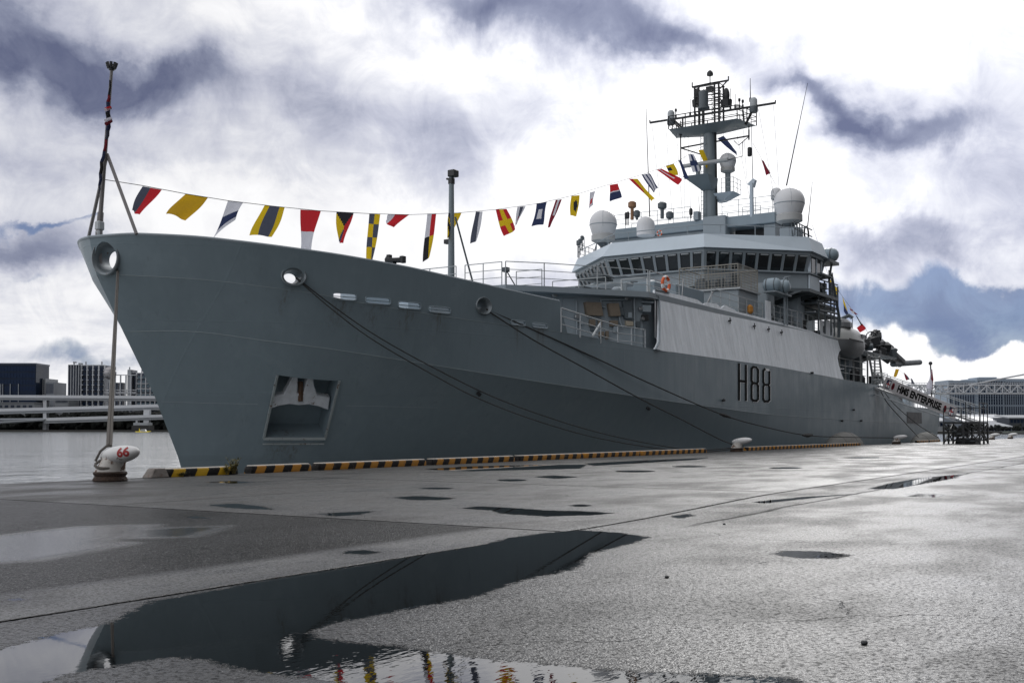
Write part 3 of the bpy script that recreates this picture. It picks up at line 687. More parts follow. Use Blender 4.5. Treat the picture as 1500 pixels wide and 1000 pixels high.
# ------------------------------------------------------------------ superstructure
def mir(poly): return [(x, 2*YC-y) for x, y in reversed(poly)]
def rail(pts, h=1.05, bars=3, step=1.4, name='guard_rail', r=.022, m_=None, base=True, parent=None):
    """stanchions and bars along a 3D polyline"""
    m = MB(); pts = [Vector(p) for p in pts]
    for a, b in zip(pts[:-1], pts[1:]):
        n = max(1, round((b-a).length/step))
        for i in range(n+1):
            p = a.lerp(b, i/n); m.tube([p, p+Vector((0, 0, h))], r*1.15, 5)
    for k in range(bars):
        z = h*(k+1)/bars; m.tube([p+Vector((0, 0, z)) for p in pts], r if k == bars-1 else r*.75, 5)
    return m.build(name, m_ or railm, parent or ship)
Z0, Z1, Z2, Z3, Z4 = 4.8, 7.46, 10.1, 12.4, 13.4
pn = Vector((0, -1, -.17)).normalized()        # side plating leans inboard
pn = Vector((0, -1, .17)).normalized()
pp0 = Vector((50, 21.42, 4.72))
outl = [(966,513),(1000,518.5),(1045,524.5),(1085,530),(1125,535),(1180,545),(1236,556),(1233,548),(1229,535),(1227,524),(1229,516),(1232,512),(1232,499.5),(1213,495),(1189,485),
        (1150,474),(1104,462),(1080,456.5),(1069,450),(1062,447),(1057,451),(1050,445),(1036,443),(1030,445),(1022,439),(1000,433),(980,428.5),(960,424),(960,431.5),(963.5,433.5),(966,438),(966.5,470),(966,500),(963,507),(960,511)]
m = MB(); m.slab([atp(x, y, pp0, pn) for x, y in outl], -pn, .14)
plate = m.build('side_plating', [platem], ship, angle=25)
PB = bvh(plate)
sb = [(p.x, 2*YC-p.y, p.z) for p in [atp(x, y, pp0, pn) for x, y in outl]]
m = MB(); m.slab(sb, Vector((0, -1, -.17)).normalized(), .14); m.build('side_plating', [platem], ship, angle=25)
for q in ((1067,470),(1103,478),(1124,482.5),(1143,487)): fitting(*q, PB, True, .045)
m = MB(); m.tube([atp(x, y, pp0+pn*.03, pn) for x, y in outl[26:]+outl[:1]], .045, 6); m.build('opening_edge', [grey], ship)
# house on the main deck and the deck above it
front = [(46.6,22.3),(42.8,25.3),(41.7,26.6)]
m = MB(); m.prism(front+mir(front)+[(77,37.4),(77,22.2)], 4.3, 7.22); m.build('main_house', [grey], ship)
f2 = [(46.35,21.82),(42.0,24.9),(40.6,26.1)]
m = MB(); m.prism(f2+mir(f2)+[(77.2,37.7),(77.2,21.9)], 7.2, Z1); m.build('upper_deck', [grey], ship)
m = MB(); m.prism([(a+.1, b_+.12) for a, b_ in f2]+mir([(a+.1, b_+.12) for a, b_ in f2])+[(77,37.6),(77,22)], Z1, Z1+.012); m.build('deck_covering', [deckm], ship)
# gear on the angled house front in the alcove
wn = Vector((42.8-46.6, 25.3-22.3, 0)).cross(Vector((0, 0, 1))).normalized()
if wn.dot(CAM-Vector((44, 24, 5))) < 0: wn = -wn
w0 = Vector((44.7, 23.8, 5.5))
def wall_box(quad, th, m_, name, off=0.0, bev=.015):
    k = MB(); k.slab([atp(x, y, w0+wn*off, wn) for x, y in quad], wn, th); return k.build(name, m_, ship, bevel=bev)
wall_box([(854,443),(877,443.5),(881,463.5),(857,462.5)], .28, [brown], 'canvas_locker')
wall_box([(888,445),(903,444.5),(906,463.5),(891,464)], .28, [brown], 'canvas_locker')
wall_box([(910,441),(922,440),(926,468),(913,467)], .2, [dgrey], 'hose_reel')
wall_box([(862,468),(870,468),(870,478),(862,478)], .2, [brown], 'junction_box')
wall_box([(892,470),(903,470),(903,478),(892,478)], .2, [brown], 'junction_box')
wall_box([(915,470),(926,471),(926,478),(915,477)], .15, [mat('beige_box', (.38,.34,.27), .7)], 'junction_box')
wall_box([(938,447),(951,448),(950,458),(938,457)], .25, [grey], 'vent_box')
wall_box([(886,485),(890,485),(890,497),(886,497)], .15, [brown], 'junction_box')
wall_box([(823,437),(843,437),(844,491),(824,489)], .05, [grey], 'weathertight_door')
wall_box([(939,461),(949,461),(949,470),(939,470)], .12, [black], 'vent_grille')
for q in ([(880,439),(880,448),(886,450)],[(880,439),(918,438.5),(919,432)],[(945,432),(946,437),(957,438),(960,441),(960,494),(963,496)],[(844,440),(845,490)],[(929,436),(930,500)],[(940,442),(957,443)],[(905,444),(908,470),(912,480)]):
    k = MB(); k.tube([atp(x, y, w0+wn*.12, wn) for x, y in q], .045, 7); k.build('pipe', [steel if len(q) > 4 else grey], ship)
for q, r in (((845,464),.12),((938,452),.10),((941,467),.09),((917,437),.10),((812,432),.14)):
    k = MB(); p = atp(*q, w0+wn*.15, wn); k.lathe(p-wn*.1, [(r*.6,0),(r,.05),(r,.18),(r*.7,.22)], 14, wn); k.build('deck_lamp', [steel], ship)
k = MB(); k.slab([atp(x, y, w0+wn*.3, wn) for x, y in [(822,427.5),(844,428),(844,430.5),(822,430)]], wn, .12); k.build('strip_light', [whitep], ship)
# clutter inside the alcove: valves, cable trays, drum
for i, (px, py, w_, h_) in enumerate([(868,481,8,7),(878,473,5,9),(900,482,6,8),(910,456,7,12),(918,452,6,10),(921,462,5,8),(934,475,6,9),(880,490,7,8),(850,473,5,6)]):
    wall_box([(px-w_/2,py-h_/2),(px+w_/2,py-h_/2),(px+w_/2,py+h_/2),(px-w_/2,py+h_/2)], .10+.04*(i % 3), [(dgrey, brown, grey)[i % 3]], 'wall_fitting', .05*(i % 2))
# main deck rail beside the alcove
def rail_px(top, h=1.0, name='guard_rail', Yp=21.55, bars=3, posts=None):
    m = MB(); tp = [at(x, y, Y=Yp) for x, y in top]
    for k in range(bars): m.tube([p-Vector((0, 0, h*k/bars)) for p in tp], .028 if k == 0 else .02, 6)
    for i in (posts or range(len(tp))): m.tube([tp[i], tp[i]-Vector((0, 0, h))], .03, 6)
    return m.build(name, [railm], ship)
rail_px([(822,451),(850,460),(880,469.5),(905,477),(925,479.5),(945,483)], .98, Yp=21.8)
k = MB(); k.tube([at(879,474,Y=22.3), at(868,492,Y=21.7)], .05, 6); k.build('rail_brace', [railm], ship)
# rails round the upper deck
e = Z1+.01
rail([(46.6,22.0,e),(42.1,25.0,e),(40.75,26.2,e)], step=2.2); rail([(40.75,26.4,e),(40.75,28.4,e)], step=1.0); rail([(40.75,28.9,e),(40.75,33.4,e)], step=1.5); rail([(40.75,33.5,e),(42.1,34.6,e),(46.6,37.6,e),(60,37.6,e)], step=2.2)
rail([(46.8,22.0,e),(50.3,22.05,e)], step=1.7); rail([(54.4,22.0,e),(62.6,22.1,e)], step=1.4); rail([(63.6,22.1,e),(73.6,22.1,e)], step=1.15, h=1.15)
rail([(47.3,24.6,e),(47.3,27.6,e)], h=1.0, step=1.4); rail([(43.4,25.9,e),(43.4,27.3,e)], h=1.0, step=1.4)
# ragged screens on the deck edge
for a, b_ in ((62.75,63.6), (73.7,76.6)):
    m = MB(); m.box(a, b_, 21.93, 22.0, Z1-.15, Z1+1.25 if a < 70 else Z1+1.0)
    if a > 70: m.box(a+1.3, a+2.0, 21.93, 22.0, Z1+1.0, Z1+1.15)
    m.build('deck_screen', [platem], ship)
for q in ((75.9, 8.0), (74.25, 7.85)):
    m = MB(); m.box(q[0], q[0]+.28, 21.88, 21.95, q[1]-.2, q[1]+.25); m.build('vent_opening', [black], ship)
# stuff on the upper deck in front of the bridge
def dbox(x0, x1, y0, y1, z0, z1, m_, name, bev=.03):
    m = MB(); m.box(x0, x1, y0, y1, z0, z1); return m.build(name, m_ if isinstance(m_, list) else [m_], ship, bevel=bev)
dbox(53, 62.5, 26.3, 33.3, Z1+.013, Z1+1.55, grey, 'deck_house'); dbox(48.6, 53, 27.2, 32.4, Z1+.013, Z1+.75, grey, 'hatch_coaming')
dbox(53, 56.8, 23.4, 26.29, Z1+.013, Z1+1.25, mat('locker_blue_grey', (.22,.28,.33), .5, streak=.15), 'deck_locker')
dbox(49.5, 51.3, 23.0, 24.2, Z1+.013, Z1+.95, MATS['locker_blue_grey'], 'deck_locker')
dbox(44.6, 46.4, 33.2, 34.6, Z1+.013, Z1+1.0, MATS['locker_blue_grey'], 'deck_locker')
m = MB()
for i in range(7):
    m.rbox((50.2+i*.35, 27.4+.5*math.sin(i), Z1+.98+.05*(i % 2)), (.9, .5, .10), i*.5)
m.build('stacked_gear', [dgrey], ship)
for (x, y, z, s) in ((48.6,32.9,.45,.6),(47.5,31.2,.35,.5),(49.3,25.0,.4,.5),(52,24.6,.5,.55),(57.5,25.4,.9,.7),(46.0,29.5,.3,.55),(55.2,25.8,1.5,.35),(59.6,27,1.75,.4),(61.4,28.6,1.75,.4),(58.5,30.5,1.75,.45)):
    m = MB(); m.lathe((x, y, Z1+.013), [(s*.4,0),(s*.4,z),(s*.62,z+.08),(s*.55,z+.26),(s*.3,z+.36)], 16); m.build('ventilator', [grey if s > .45 else whitep], ship)
for x in (51.0, 55.4, 60.5):
    m = MB(); m.box(x, x+1.6, 26.9, 28.1, Z1+1.57, Z1+1.66); m.box(x+.2, x+1.5, 26.8, 27.6, Z1+1.70, Z1+1.78); m.rbox((x+.8, 27.4, Z1+1.9), (.5, .4, .22), .4); m.build('stowed_fittings', [dgrey], ship)
m = MB()
for yy in (22.8, 24.2): m.tube([(48.2, yy, e), (48.6, yy+.2, e+1.0), (48.9, yy+.2, e)], .035, 6)
m.tube([(48.6,23.0,e+1.0),(48.6,24.4,e+1.0)], .035, 6); m.build('rope_reel_frame', [railm], ship)
m = MB(); m.tube([(54.6,22.4,e+.1),(55.1,22.2,e+.95)], .05, 6); m.build('davit_strut', [steel], ship)
m = MB(); m.tube([(51.0,22.2,e+.2),(51.2,22.2,e+1.2)], .03, 6); m.build('davit_strut', [steel], ship)
# stores cage on its platform
dbox(59.2, 62.4, 22.3, 25.9, Z1+.013, 9.02, grey, 'cage_platform'); m = MB(); m.box(59.05, 62.5, 22.15, 26.0, 9.02, 9.12); m.build('cage_floor', [railm], ship)
m = MB()
for i in range(19):
    y = 22.3+i*.2; m.tube([(59.15, y, 9.12), (59.15, y, 10.4)], .016, 4); m.tube([(62.35, y, 9.12), (62.35, y, 10.4)], .016, 4)
for i in range(17):
    x = 59.15+i*.2; m.tube([(x, 22.3, 9.12), (x, 22.3, 10.4)], .016, 4)
for z in np.arange(9.2, 10.5, .16): m.tube([(59.15,22.3,z),(62.35,22.3,z),(62.35,25.9,z),(59.15,25.9,z)], .014, 4, closed=True)
for x, y in ((59.15,22.3),(62.35,22.3),(59.15,25.9),(59.15,24.1),(62.35,25.9)): m.tube([(x,y,9.1),(x,y,10.48)], .035, 5)
m.tube([(59.15,22.3,10.45),(62.35,22.3,10.45),(62.35,25.9,10.45),(59.15,25.9,10.45)], .03, 5, closed=True)
m.build('stores_cage', [mat('galvanised_mesh', (.27,.26,.235), .6, metal=.3, var=.3)], ship)
m = MB(); rs = random.Random(3)
for i in range(16): m.rbox((59.8+rs.random()*2.1, 22.9+rs.random()*2.6, 9.3+rs.random()*.55), (.3+.4*rs.random(), .3+.4*rs.random(), .22+.3*rs.random()), rs.random()*3)
m.build('caged_stores', [dgrey], ship)
m = MB(); m.tube([(59.0,25.9,9.2),(58.6,27.2,9.3),(57,27.8,9.3)], .05, 6); m.build('hose', [black], ship)
# bridge
base = [(69.3,21.35),(64.15,26.4)]
wall_top = [(68.9,21.0+.1),(63.75,26.22)]
def full(p, xa=73.6): return p+mir(p)+[(xa, 2*YC-p[0][1]), (xa, p[0][1])]
lowp = [(69.45,21.5),(64.3,26.5)]
m = MB(); m.prism(full(lowp, 71.6), Z2, 11.06); m.prism(full([(69.3,21.3),(64.1,26.35)], 71.7), 11.06, 11.16); bw_ = m.build('bridge_wall', [grey], ship)
wlow = [(69.5,21.55),(64.35,26.52)]; wtop = [(69.1,21.2),(63.95,26.32)]
outline_lo = [wlow[0], wlow[1], mir(wlow)[0], mir(wlow)[1]]; outline_hi = [wtop[0], wtop[1], mir(wtop)[0], mir(wtop)[1]]
zs, zt = 11.16, 12.2
segs = [(0,1,8),(1,2,8),(2,3,8)]
mull = MB(); win_n = 0
ww_ = MB(); ww_.prism(full([(70.1,22.1),(65.0,26.9)], 72), zs, 12.39); ww_.build('bridge_interior', [mat('dark_interior', (.012,.013,.015), .9)], ship)
for a, b_, n in segs:
    A0 = Vector((*outline_lo[a], zs)); B0 = Vector((*outline_lo[b_], zs)); A1 = Vector((*outline_hi[a], zt)); B1 = Vector((*outline_hi[b_], zt))
    nrm = (B0-A0).cross(A1-A0).normalized()
    if nrm.x > 0: nrm = -nrm
    for i in range(n+1):
        f = i/n; hw = .085/(B0-A0).length
        f0, f1 = max(0, f-hw), min(1, f+hw)
        if i == 0: f0, f1 = 0, 2*hw
        if i == n: f0, f1 = 1-2*hw, 1
        p = [A0.lerp(B0, f0), A0.lerp(B0, f1), A1.lerp(B1, f1), A1.lerp(B1, f0)]; k = MB(); k.slab(p, -nrm, .14)
        mull.add(k.v, k.f)
    for i in range(n):
        f0, f1 = (i+.5)/n-.42/n, (i+.5)/n+.42/n
        f0, f1 = i/n+.07/(B0-A0).length, (i+1)/n-.07/(B0-A0).length
        k = MB(); k.slab([q-nrm*.07 for q in (A0.lerp(B0, f0), A0.lerp(B0, f1), A1.lerp(B1, f1), A1.lerp(B1, f0))], -nrm, .02)
        wd = k.build('window', [glass], ship)
        k = MB(); c0 = A1.lerp(B1, (f0+f1)/2)+nrm*.02-Vector((0, 0, .07)); t_ = (B0-A0).normalized(); k.tube([c0-t_*.25, c0+t_*.25], .045, 6); k.build('wiper_box', [railm], wd)
k = MB(); k.prism(full([(69.1,21.2),(63.95,26.32)], 72.0), zt, 12.42); mull.add(k.v, k.f)
mull.build('window_frame', [grey], ship)
# side cheek of the port wing with its windows, and the starboard one
for sgn in (1, -1):
    def sy(y): return y if sgn == 1 else 2*YC-y
    for x0 in (69.9, 71.0):
        k = MB(); k.box(x0, x0+.85, min(sy(21.35), sy(21.4)), max(sy(21.35), sy(21.4)), zs+.02, zt-.02); k.build('window', [glass], ship)
    k = MB()
    for x0 in (69.45, 70.78, 71.88): k.box(x0, x0+.14, min(sy(21.3), sy(21.48)), max(sy(21.3), sy(21.48)), zs, zt)
    k.build('window_frame', [fasc], ship)
m = MB(); m.box(69.5, 71.6, 21.36, 21.46, Z2+.02, 11.0); m.build('wing_panel', [fasc], ship)
# roof fascia, sloping back
lo = [(68.9,21.0),(63.7,26.2)]; hi = [(69.15,21.35),(64.45,26.55)]
lo5 = lo+mir(lo)+[(72.4, 2*YC-21.0), (72.4, 21.0)]; hi5 = hi+mir(hi)+[(72.2, 2*YC-21.35), (72.2, 21.35)]
m = MB(); m.prism(lo5, 12.42, Z4, hi5); m.build('bridge_roof', [fasc], ship, angle=15)
rr = [(69.3,21.5,Z4),(64.6,26.65,Z4),(64.6,2*YC-26.65,Z4),(69.3,2*YC-21.5,Z4)]
m = MB(); zz = Vector((0,0,.62)); m.tube([Vector(p)+zz for p in rr], .03, 6)
for a, b_ in zip(rr[:-1], rr[1:]):
    for i in range(3): p = Vector(a).lerp(Vector(b_), (i+.5)/3); m.tube([p, p+zz], .03, 5)
m.build('roof_hand_rail', [grey], ship)
rail([(69.0,38.0,Z4),(72.2,38.2,Z4)], h=1.0, step=.8, m_=dgrey); rail([(65.3,35.6,Z4),(69.0,38.1,Z4)], h=.75, bars=2, step=1.6, m_=dgrey)
for x, y, h in ((66.1,36.2,1.0),(67.6,37.2,1.1),(68.6,37.9,1.2)):
    m = MB(); m.lathe((x, y, Z4), [(.05,0),(.05,h*.7),(.13,h*.75),(.13,h),(.04,h+.05)], 10); m.build('navigation_lamp', [dgrey], ship)
# monkey island house, transverse, with arch
def tri(x0, x1, y0, y1, z0, z1): return (x0, x1, y0, y1, z0, z1)
m = MB()
m.box(72.9, 76.5, 29.2, 37.4, Z4, 15.25); m.build('top_house', [grey], ship, bevel=.04)
m = MB(); m.box(72.7, 76.7, 24.7, 37.7, 15.25, 16.0); m.build('top_house_parapet', [mat('mid_blue_grey', (.24,.30,.345), .5, streak=.1)], ship, bevel=.05)
m = MB(); m.box(72.4, 73.3, 28.2, 29.9, Z4, 16.1); m.build('mast_foot', [grey], ship, bevel=.04)
m = MB(); m.box(72.9, 76.5, 24.75, 25.6, Z4, 15.25); m.build('arch_leg', [grey], ship, bevel=.04)
m = MB(); m.box(75.6, 76.4, 25.6, 29.2, Z4, 14.6); m.build('arch_back_wall', [mat('red_brown_primer', (.12,.06,.045), .7)], ship)
m = MB(); m.box(74.3, 75.5, 25.61, 28.19, Z4, 15.24); m.build('arch_shade_block', [black], ship)  # black block added to stand for the shade inside the arch
m = MB(); m.lathe((72.7, 30.7, Z4), [(.0,0),(.32,0),(.32,1.3),(.25,1.55),(.0,1.6)], 16); m.build('ventilator', [black], ship)
zt2 = 16.0
rail([(72.8,24.9,zt2),(72.8,28.6,zt2)], h=1.15, step=1.2); rail([(72.8,31.0,zt2),(72.8,37.5,zt2)], h=1.05, step=1.3); rail([(72.8,24.9,zt2),(76.5,24.9,zt2)], h=1.15, step=1.3); rail([(76.5,24.9,zt2),(76.5,37.5,zt2)], h=1.05, step=1.6)
rail([(73.4,26.0,zt2),(73.4,27.3,zt2)], h=.7, step=1.3, bars=2)
# radomes
def radome(x, y, z, r, name='radome', ped=1.0):
    d = MB(); prof = [(r*.60,-r*1.02),(r*.82,-r*.72)]
    for i in range(13):
        a = -.40+i*(math.pi/2+.40)/12; prof.append((max(.002, r*math.cos(a)), r*math.sin(a)))
    d.lathe((x, y, z), prof, 36); o = d.build(name, [mat('radome_white', (.66,.67,.69), .35, streak=.04, var=.04)], ship, angle=50)
    d = MB(); d.lathe((x, y, z), [(r*1.004,-.03-r*.1),(r*1.012,-r*.1),(r*1.004,.03-r*.1)], 36); 
    for a in (3.6, 4.9): d.tube([Vector((x, y, z))+Vector((math.cos(a)*math.cos(t), math.sin(a)*math.cos(t), math.sin(t)))*r*1.003 for t in np.linspace(-.35, 1.5, 12)], .010, 4)
    d.build('panel_seam', [grey], o)
    d = MB(); d.lathe((x, y, z), [(r*.5,-r*1.42),(r*.86,-r*1.25),(r*.86,-r*.85),(r*.8,-r*.8)], 12); d.build('radome_base', [mat('radome_base_paint', (.42,.43,.43), .5, streak=.2)], o)
    if ped:
        d = MB(); d.lathe((x, y, z-r*1.4), [(.22,-ped),(.22,-.3),(.5*r,0)], 10)
        for a in range(4): t = a*math.pi/2+.6; d.tube([(x+.7*math.cos(t), y+.7*math.sin(t), z-r*1.3-ped), (x+.45*math.cos(t), y+.45*math.sin(t), z-r*1.35)], .05, 5)
        d.build('radome_pedestal', [dgrey], o)
    return o
radome(70.2, 22.9, 15.97, 1.0, ped=1.15); radome(70.2, 36.7, 15.97, 1.0, ped=1.0)
def capsule(x, y, z, r, h, m_, name, stem=0.0):
    d = MB(); prof = [(r*.9,0),(r,.05),(r,h-r)]+[(max(.002, r*math.cos(a)), h-r+r*math.sin(a)) for a in np.linspace(.2, math.pi/2, 7)]
    d.lathe((x, y, z), prof, 24); o = d.build(name, [m_], ship, angle=50)
    if stem: d = MB(); d.lathe((x, y, z-stem), [(r*.35,0),(r*.35,stem-.1),(r*.8,stem)], 10); d.build('stem', [grey], o)
    return o
rw = MATS['radome_white']
p = at(946, 345, X=69.0); capsule(69.0, p.y, Z4+1.1, .64, 1.4, rw, 'small_radome')
q = at(1137, 285, X=74.0); capsule(74.0, q.y, q.z-.35, .38, .85, rw, 'small_radome', stem=1.6)
# mast
XM = 73.5
zz = lambda y: at(1045, y, X=XM).z
def mY(px): return at(px, 200, X=XM).y
def mP(px, py, X=XM): return at(px, py, X=X)
g2 = mat('mast_grey', (.20,.24,.265), .5, streak=.12, var=.1)
m = MB(); m.cone((XM, YC, 16.0), (XM, YC, zz(192)), .50, .42, 20); mast = m.build('mast_column', [g2], ship, angle=50)
m = MB()
for k in (-.18, .18): m.tube([(XM-.55, YC+.25+k, 16.0), (XM-.55, YC+.25+k, zz(200))], .025, 5)
for z in np.arange(16.2, zz(200), .3): m.tube([(XM-.55, YC+.07, z), (XM-.55, YC+.43, z)], .018, 4)
m.build('ladder', [g2], ship)
m = MB(); m.tube([(XM+.1, YC-.52, 16.0), (XM+.1, YC-.46, zz(195))], .05, 6); m.tube([(XM-.1, YC-.54, 16.0), (XM-.1, YC-.48, zz(195))], .035, 6); m.build('cable_run', [black], ship)
# wide crosstrees platform
zp = zz(187)
plan = [(XM-1.3, YC-2.6), (XM-1.3, YC+2.6), (XM+1.2, YC+3.1), (XM+1.2, YC-3.1)]; planl = [(XM-.5, YC-.7), (XM-.5, YC+.7), (XM+.5, YC+.7), (XM+.5, YC-.7)]
m = MB(); m.prism(planl, zp-.42, zp, plan); m.build('mast_platform', [g2], ship)
pr = [(x, y, zp) for x, y in plan]
rail(pr+[pr[0]], h=.95, step=1.3, m_=black, r=.036)
yd = zz(166)
m = MB(); m.tube([mP(952,180), mP(1045,165.5), mP(1136,151)], .085, 6); m.tube([mP(1136,151), mP(1136,147)], .05, 5); m.tube([mP(952,180), mP(952,176)], .05, 5)
m.tube([mP(985,174), mP(1000,188)], .09, 6); m.tube([mP(1104,158), mP(1092,183)], .09, 6); m.tube([mP(1000,173), mP(1000,190)], .07, 6); m.tube([mP(1088,161), mP(1090,180)], .07, 6)
m.tube([mP(1001,193),mP(984,177)], .06, 6)
m.build('upper_yard', [black], ship)
for px, py, h in ((983,180,.95),(1104,162,.95)):
    p = mP(px, py); o = capsule(p.x, p.y, p.z, .26, h, mat('pale_antenna', (.42,.45,.47), .4), 'satcom_antenna')
    d = MB(); d.lathe((p.x, p.y, p.z-.15), [(.27,0),(.3,.1),(.3,.42)], 14); d.build('antenna_base', [dgrey], o)
for px, y0, y1 in ((990,175,163),(1011,171,145),(1018,171,152),(1070,162,130),(1077,160,138),(1083,160,148),(1088,160,150),(1099,150,115)):
    p = mP(px, y0); q_ = mP(px, y1); m = MB(); m.tube([p, q_], .022 if y0-y1 > 20 else .035, 5); m.lathe(p, [(.02,0),(.08,.05),(.08,.3),(.02,.35)], 8)
    if y0-y1 <= 20: m.lathe(q_, [(.02,-.1),(.09,0),(.09,.15),(.03,.2)], 8)
    m.build('whip_antenna', [black], ship)
# lattice top
m = MB()
for dy in (-1.15, -.75, .75, 1.15):
    for dx in (-.45, .45): m.tube([(XM+dx, YC+dy*.8, zp), (XM+dx, YC+dy*.8, zz(126))], .075, 5)
for yy in (127, 141, 150, 163):
    z = zz(yy); m.tube([(XM-.45, YC-1, z), (XM-.45, YC+1, z), (XM+.45, YC+1, z), (XM+.45, YC-1, z)], .04, 5, closed=True)
for k in np.linspace(zp+.8, zz(132), 8):
    m.tube([(XM+.5+.35*math.sin(a), YC-.35+.35*math.cos(a), k) for a in np.linspace(0, 2*math.pi, 9)[:-1]], .03, 4, closed=True)
m.tube([mP(1014,128), mP(1040,122.5), mP(1067,118)], .07, 6); m.tube([mP(1014,128), mP(1014,121)], .05, 6); m.tube([mP(1067,118), mP(1067,112)], .05, 6)
m.tube([mP(1016,128), mP(1024,136)], .05, 5); m.tube([mP(1065,119), mP(1055,130)], .05, 5)
m.build('mast_lattice', [black], ship)
m = MB(); p = mP(1040,107); m.lathe(p, [(.22,-.2),(.24,-.1),(.20,.05),(.10,.16),(.002,.2)], 16); m.lathe(p, [(.04,-1.2),(.04,-.2)], 8); m.rbox(p-Vector((0,0,1.2)), (.4,.5,.35)); m.build('mushroom_antenna', [black], ship)
p = mP(1037,150); m = MB(); m.lathe(Vector((XM-.8, p.y, p.z-.4)), [(.2,-.4),(.42,-.3),(.42,-.15),(.33,-.12),(.33,.95),(.25,1.0)], 16); m.build('sensor_drum', [dgrey], ship)
for px, s_ in ((1022, 1), (1064, -1)):
    p = mP(px, 146); m = MB(); m.lathe(p, [(.38,-.5),(.42,-.05),(.2,.0)], 10); m.sphere(p+Vector((0,0,.3)), .24, .24, .55, nu=14, nv=8); m.build('lantern', [black], ship)
# lower yards and wedge bracket
m = MB(); m.tube([mP(997,217), mP(1040,209), mP(1098,199)], .06, 6); m.tube([mP(997,217), mP(1045,232)], .05, 6); m.tube([mP(1097,190), mP(1097,205)], .06, 6); m.tube([mP(1075,206), mP(1082,213), mP(1096,201)], .035, 5)
m.tube([mP(1058,236), mP(1088,229), mP(1088,207)], .03, 5); m.build('lower_yard', [black], ship)
m = MB(); p = mP(1098,223); m.lathe(p, [(.12,-.3),(.15,-.25),(.15,.3),(.1,.35)], 10); m.build('aerial', [black], ship)
m = MB(); m.tube([mP(1097,195), mP(1097,183)], .04, 6); m.build('aerial', [black], ship)
m = MB(); m.lathe(mP(997,193), [(.05,-2.2),(.05,-.3),(.13,-.25),(.13,.2),(.04,.25),(.04,.8)], 8); m.build('aerial', [black], ship)
m = MB(); m.hexa([mP(1050,274,XM-.5), mP(1042,276,XM-.5), mP(1040,276,XM+.3), mP(1048,272,XM+.3), mP(1050,258,XM-2.0), mP(1012,253,XM-2.0), mP(1012,252,XM-.4), mP(1050,252,XM-.4)]); 
zb = zz(262); m = MB(); m.prism([(XM-.55,YC-.4),(XM-.55,YC+.4),(XM+.1,YC+.5),(XM+.1,YC-.5)], zb-.85, zb, [(XM-1.9,YC-.6),(XM-1.9,YC+1.3),(XM+.1,YC+.9),(XM+.1,YC-.6)]); m.build('radar_bracket', [g2], ship)
m = MB(); m.lathe((XM-1.3, YC+.35, zb), [(.16,0),(.16,.45),(.24,.5),(.24,.7)], 12); rd = m.build('radar_pedestal', [g2], ship)
m = MB(); a = mP(999,244,XM-1.3); b_ = mP(1066,234,XM-1.3); m.tube([a, b_], [.15,.15], 8); m.build('radar_scanner', [mat('radar_grey', (.36,.38,.39), .4)], ship)
p = mP(1066,236,XM+.6); radome(XM+.6, p.y, p.z, .60, ped=0)
m = MB(); m.lathe((XM+.6, p.y, p.z-.85), [(.2,-1.4),(.2,0)], 10); m.build('radome_post', [g2], ship)
zb = at(1062,284,X=XM+.3).z; m = MB(); m.prism([(XM+.2,YC-.9),(XM+.2,YC-.4),(XM+.9,YC-.4),(XM+.9,YC-.9)], zb-.5, zb, [(XM-.3,YC-1.9),(XM-.3,YC-.4),(XM+1.2,YC-.4),(XM+1.2,YC-1.9)]); m.build('aft_platform', [fasc], ship)
rail([(XM-.3,YC-1.0,zb),(XM-.3,YC-1.9,zb),(XM+1.2,YC-1.9,zb)], h=1.0, step=.9)
# gear on the top
def at_top(px, py_top, py_base, r, m_, name, X=72.8, head=True):
    a = at(px, py_base, X=X); b_ = at(px, py_top, X=X); m = MB(); m.tube([a, b_], r*.45, 8)
    if head: m.lathe(b_, [(r*.8,-.5),(r*1.1,-.42),(r*1.1,-.1),(r*.6,0)], 12)
    return m.build(name, [m_], ship)
at_top(926,295,322,.28,mat('rusty_brass', (.28,.15,.08), .6),'horn_antenna'); at_top(933,308,322,.22,dgrey,'search_lamp'); at_top(970,296,320,.30,dgrey,'search_lamp'); at_top(981,310,322,.25,dgrey,'instrument_box')
at_top(917,311,330,.10,black,'signal_post'); at_top(920,310,330,.10,black,'signal_post'); at_top(1012,305,320,.12,black,'signal_post'); at_top(1101,268,318,.3,fasc,'short_mast',head=False)
m = MB(); m.slab([at(x,y,X=72.8) for x,y in ((1094,270),(1103,261),(1106,263),(1103,274))], Vector((1,0,0)), .4); m.build('lantern_bracket', [fasc], ship)
m = MB(); m.box(72.5,73.0, *sorted([at(1018,310,X=72.8).y, at(1025,310,X=72.8).y]), 16, at(1018,311,X=72.8).z); m.build('instrument_box', [grey], ship)
# whips and halyards
def whip(a, b_, r0, r1, name='whip_antenna', m_=black):
    m = MB(); m.tube([a, Vector(a).lerp(Vector(b_), .5), b_], [r0, (r0+r1)/2, r1], 6); return m.build(name, [m_], ship)
whip(at(952,326,X=72.8), at(946.5,160,X=72.8), .05, .02); whip(at(1152,272,X=73.5), at(1183,122,X=73.5), .05, .015); whip(at(1183,332,X=70), at(1190,266,X=70), .035, .012)
whip(at(1104,318,X=73), at(1099,115,X=73.5), .035, .012); whip(at(1026,322,X=73), at(1023,287,X=73), .03, .012)
for a, b_ in (((955,182),(970,320)),((975,180),(985,322)),((1003,200),(1003,320)),((1133,154),(1141,275)),((1111,160),(1133,283)),((1089,190),(1094,262)),((1103,210),(1136,270)),((990,180),(1000,320)),((1008,200),(1012,318)),((1080,200),(1100,300))):
    whip(at(*a, X=73.3), at(*b_, X=72.9), .012, .012, 'halyard')
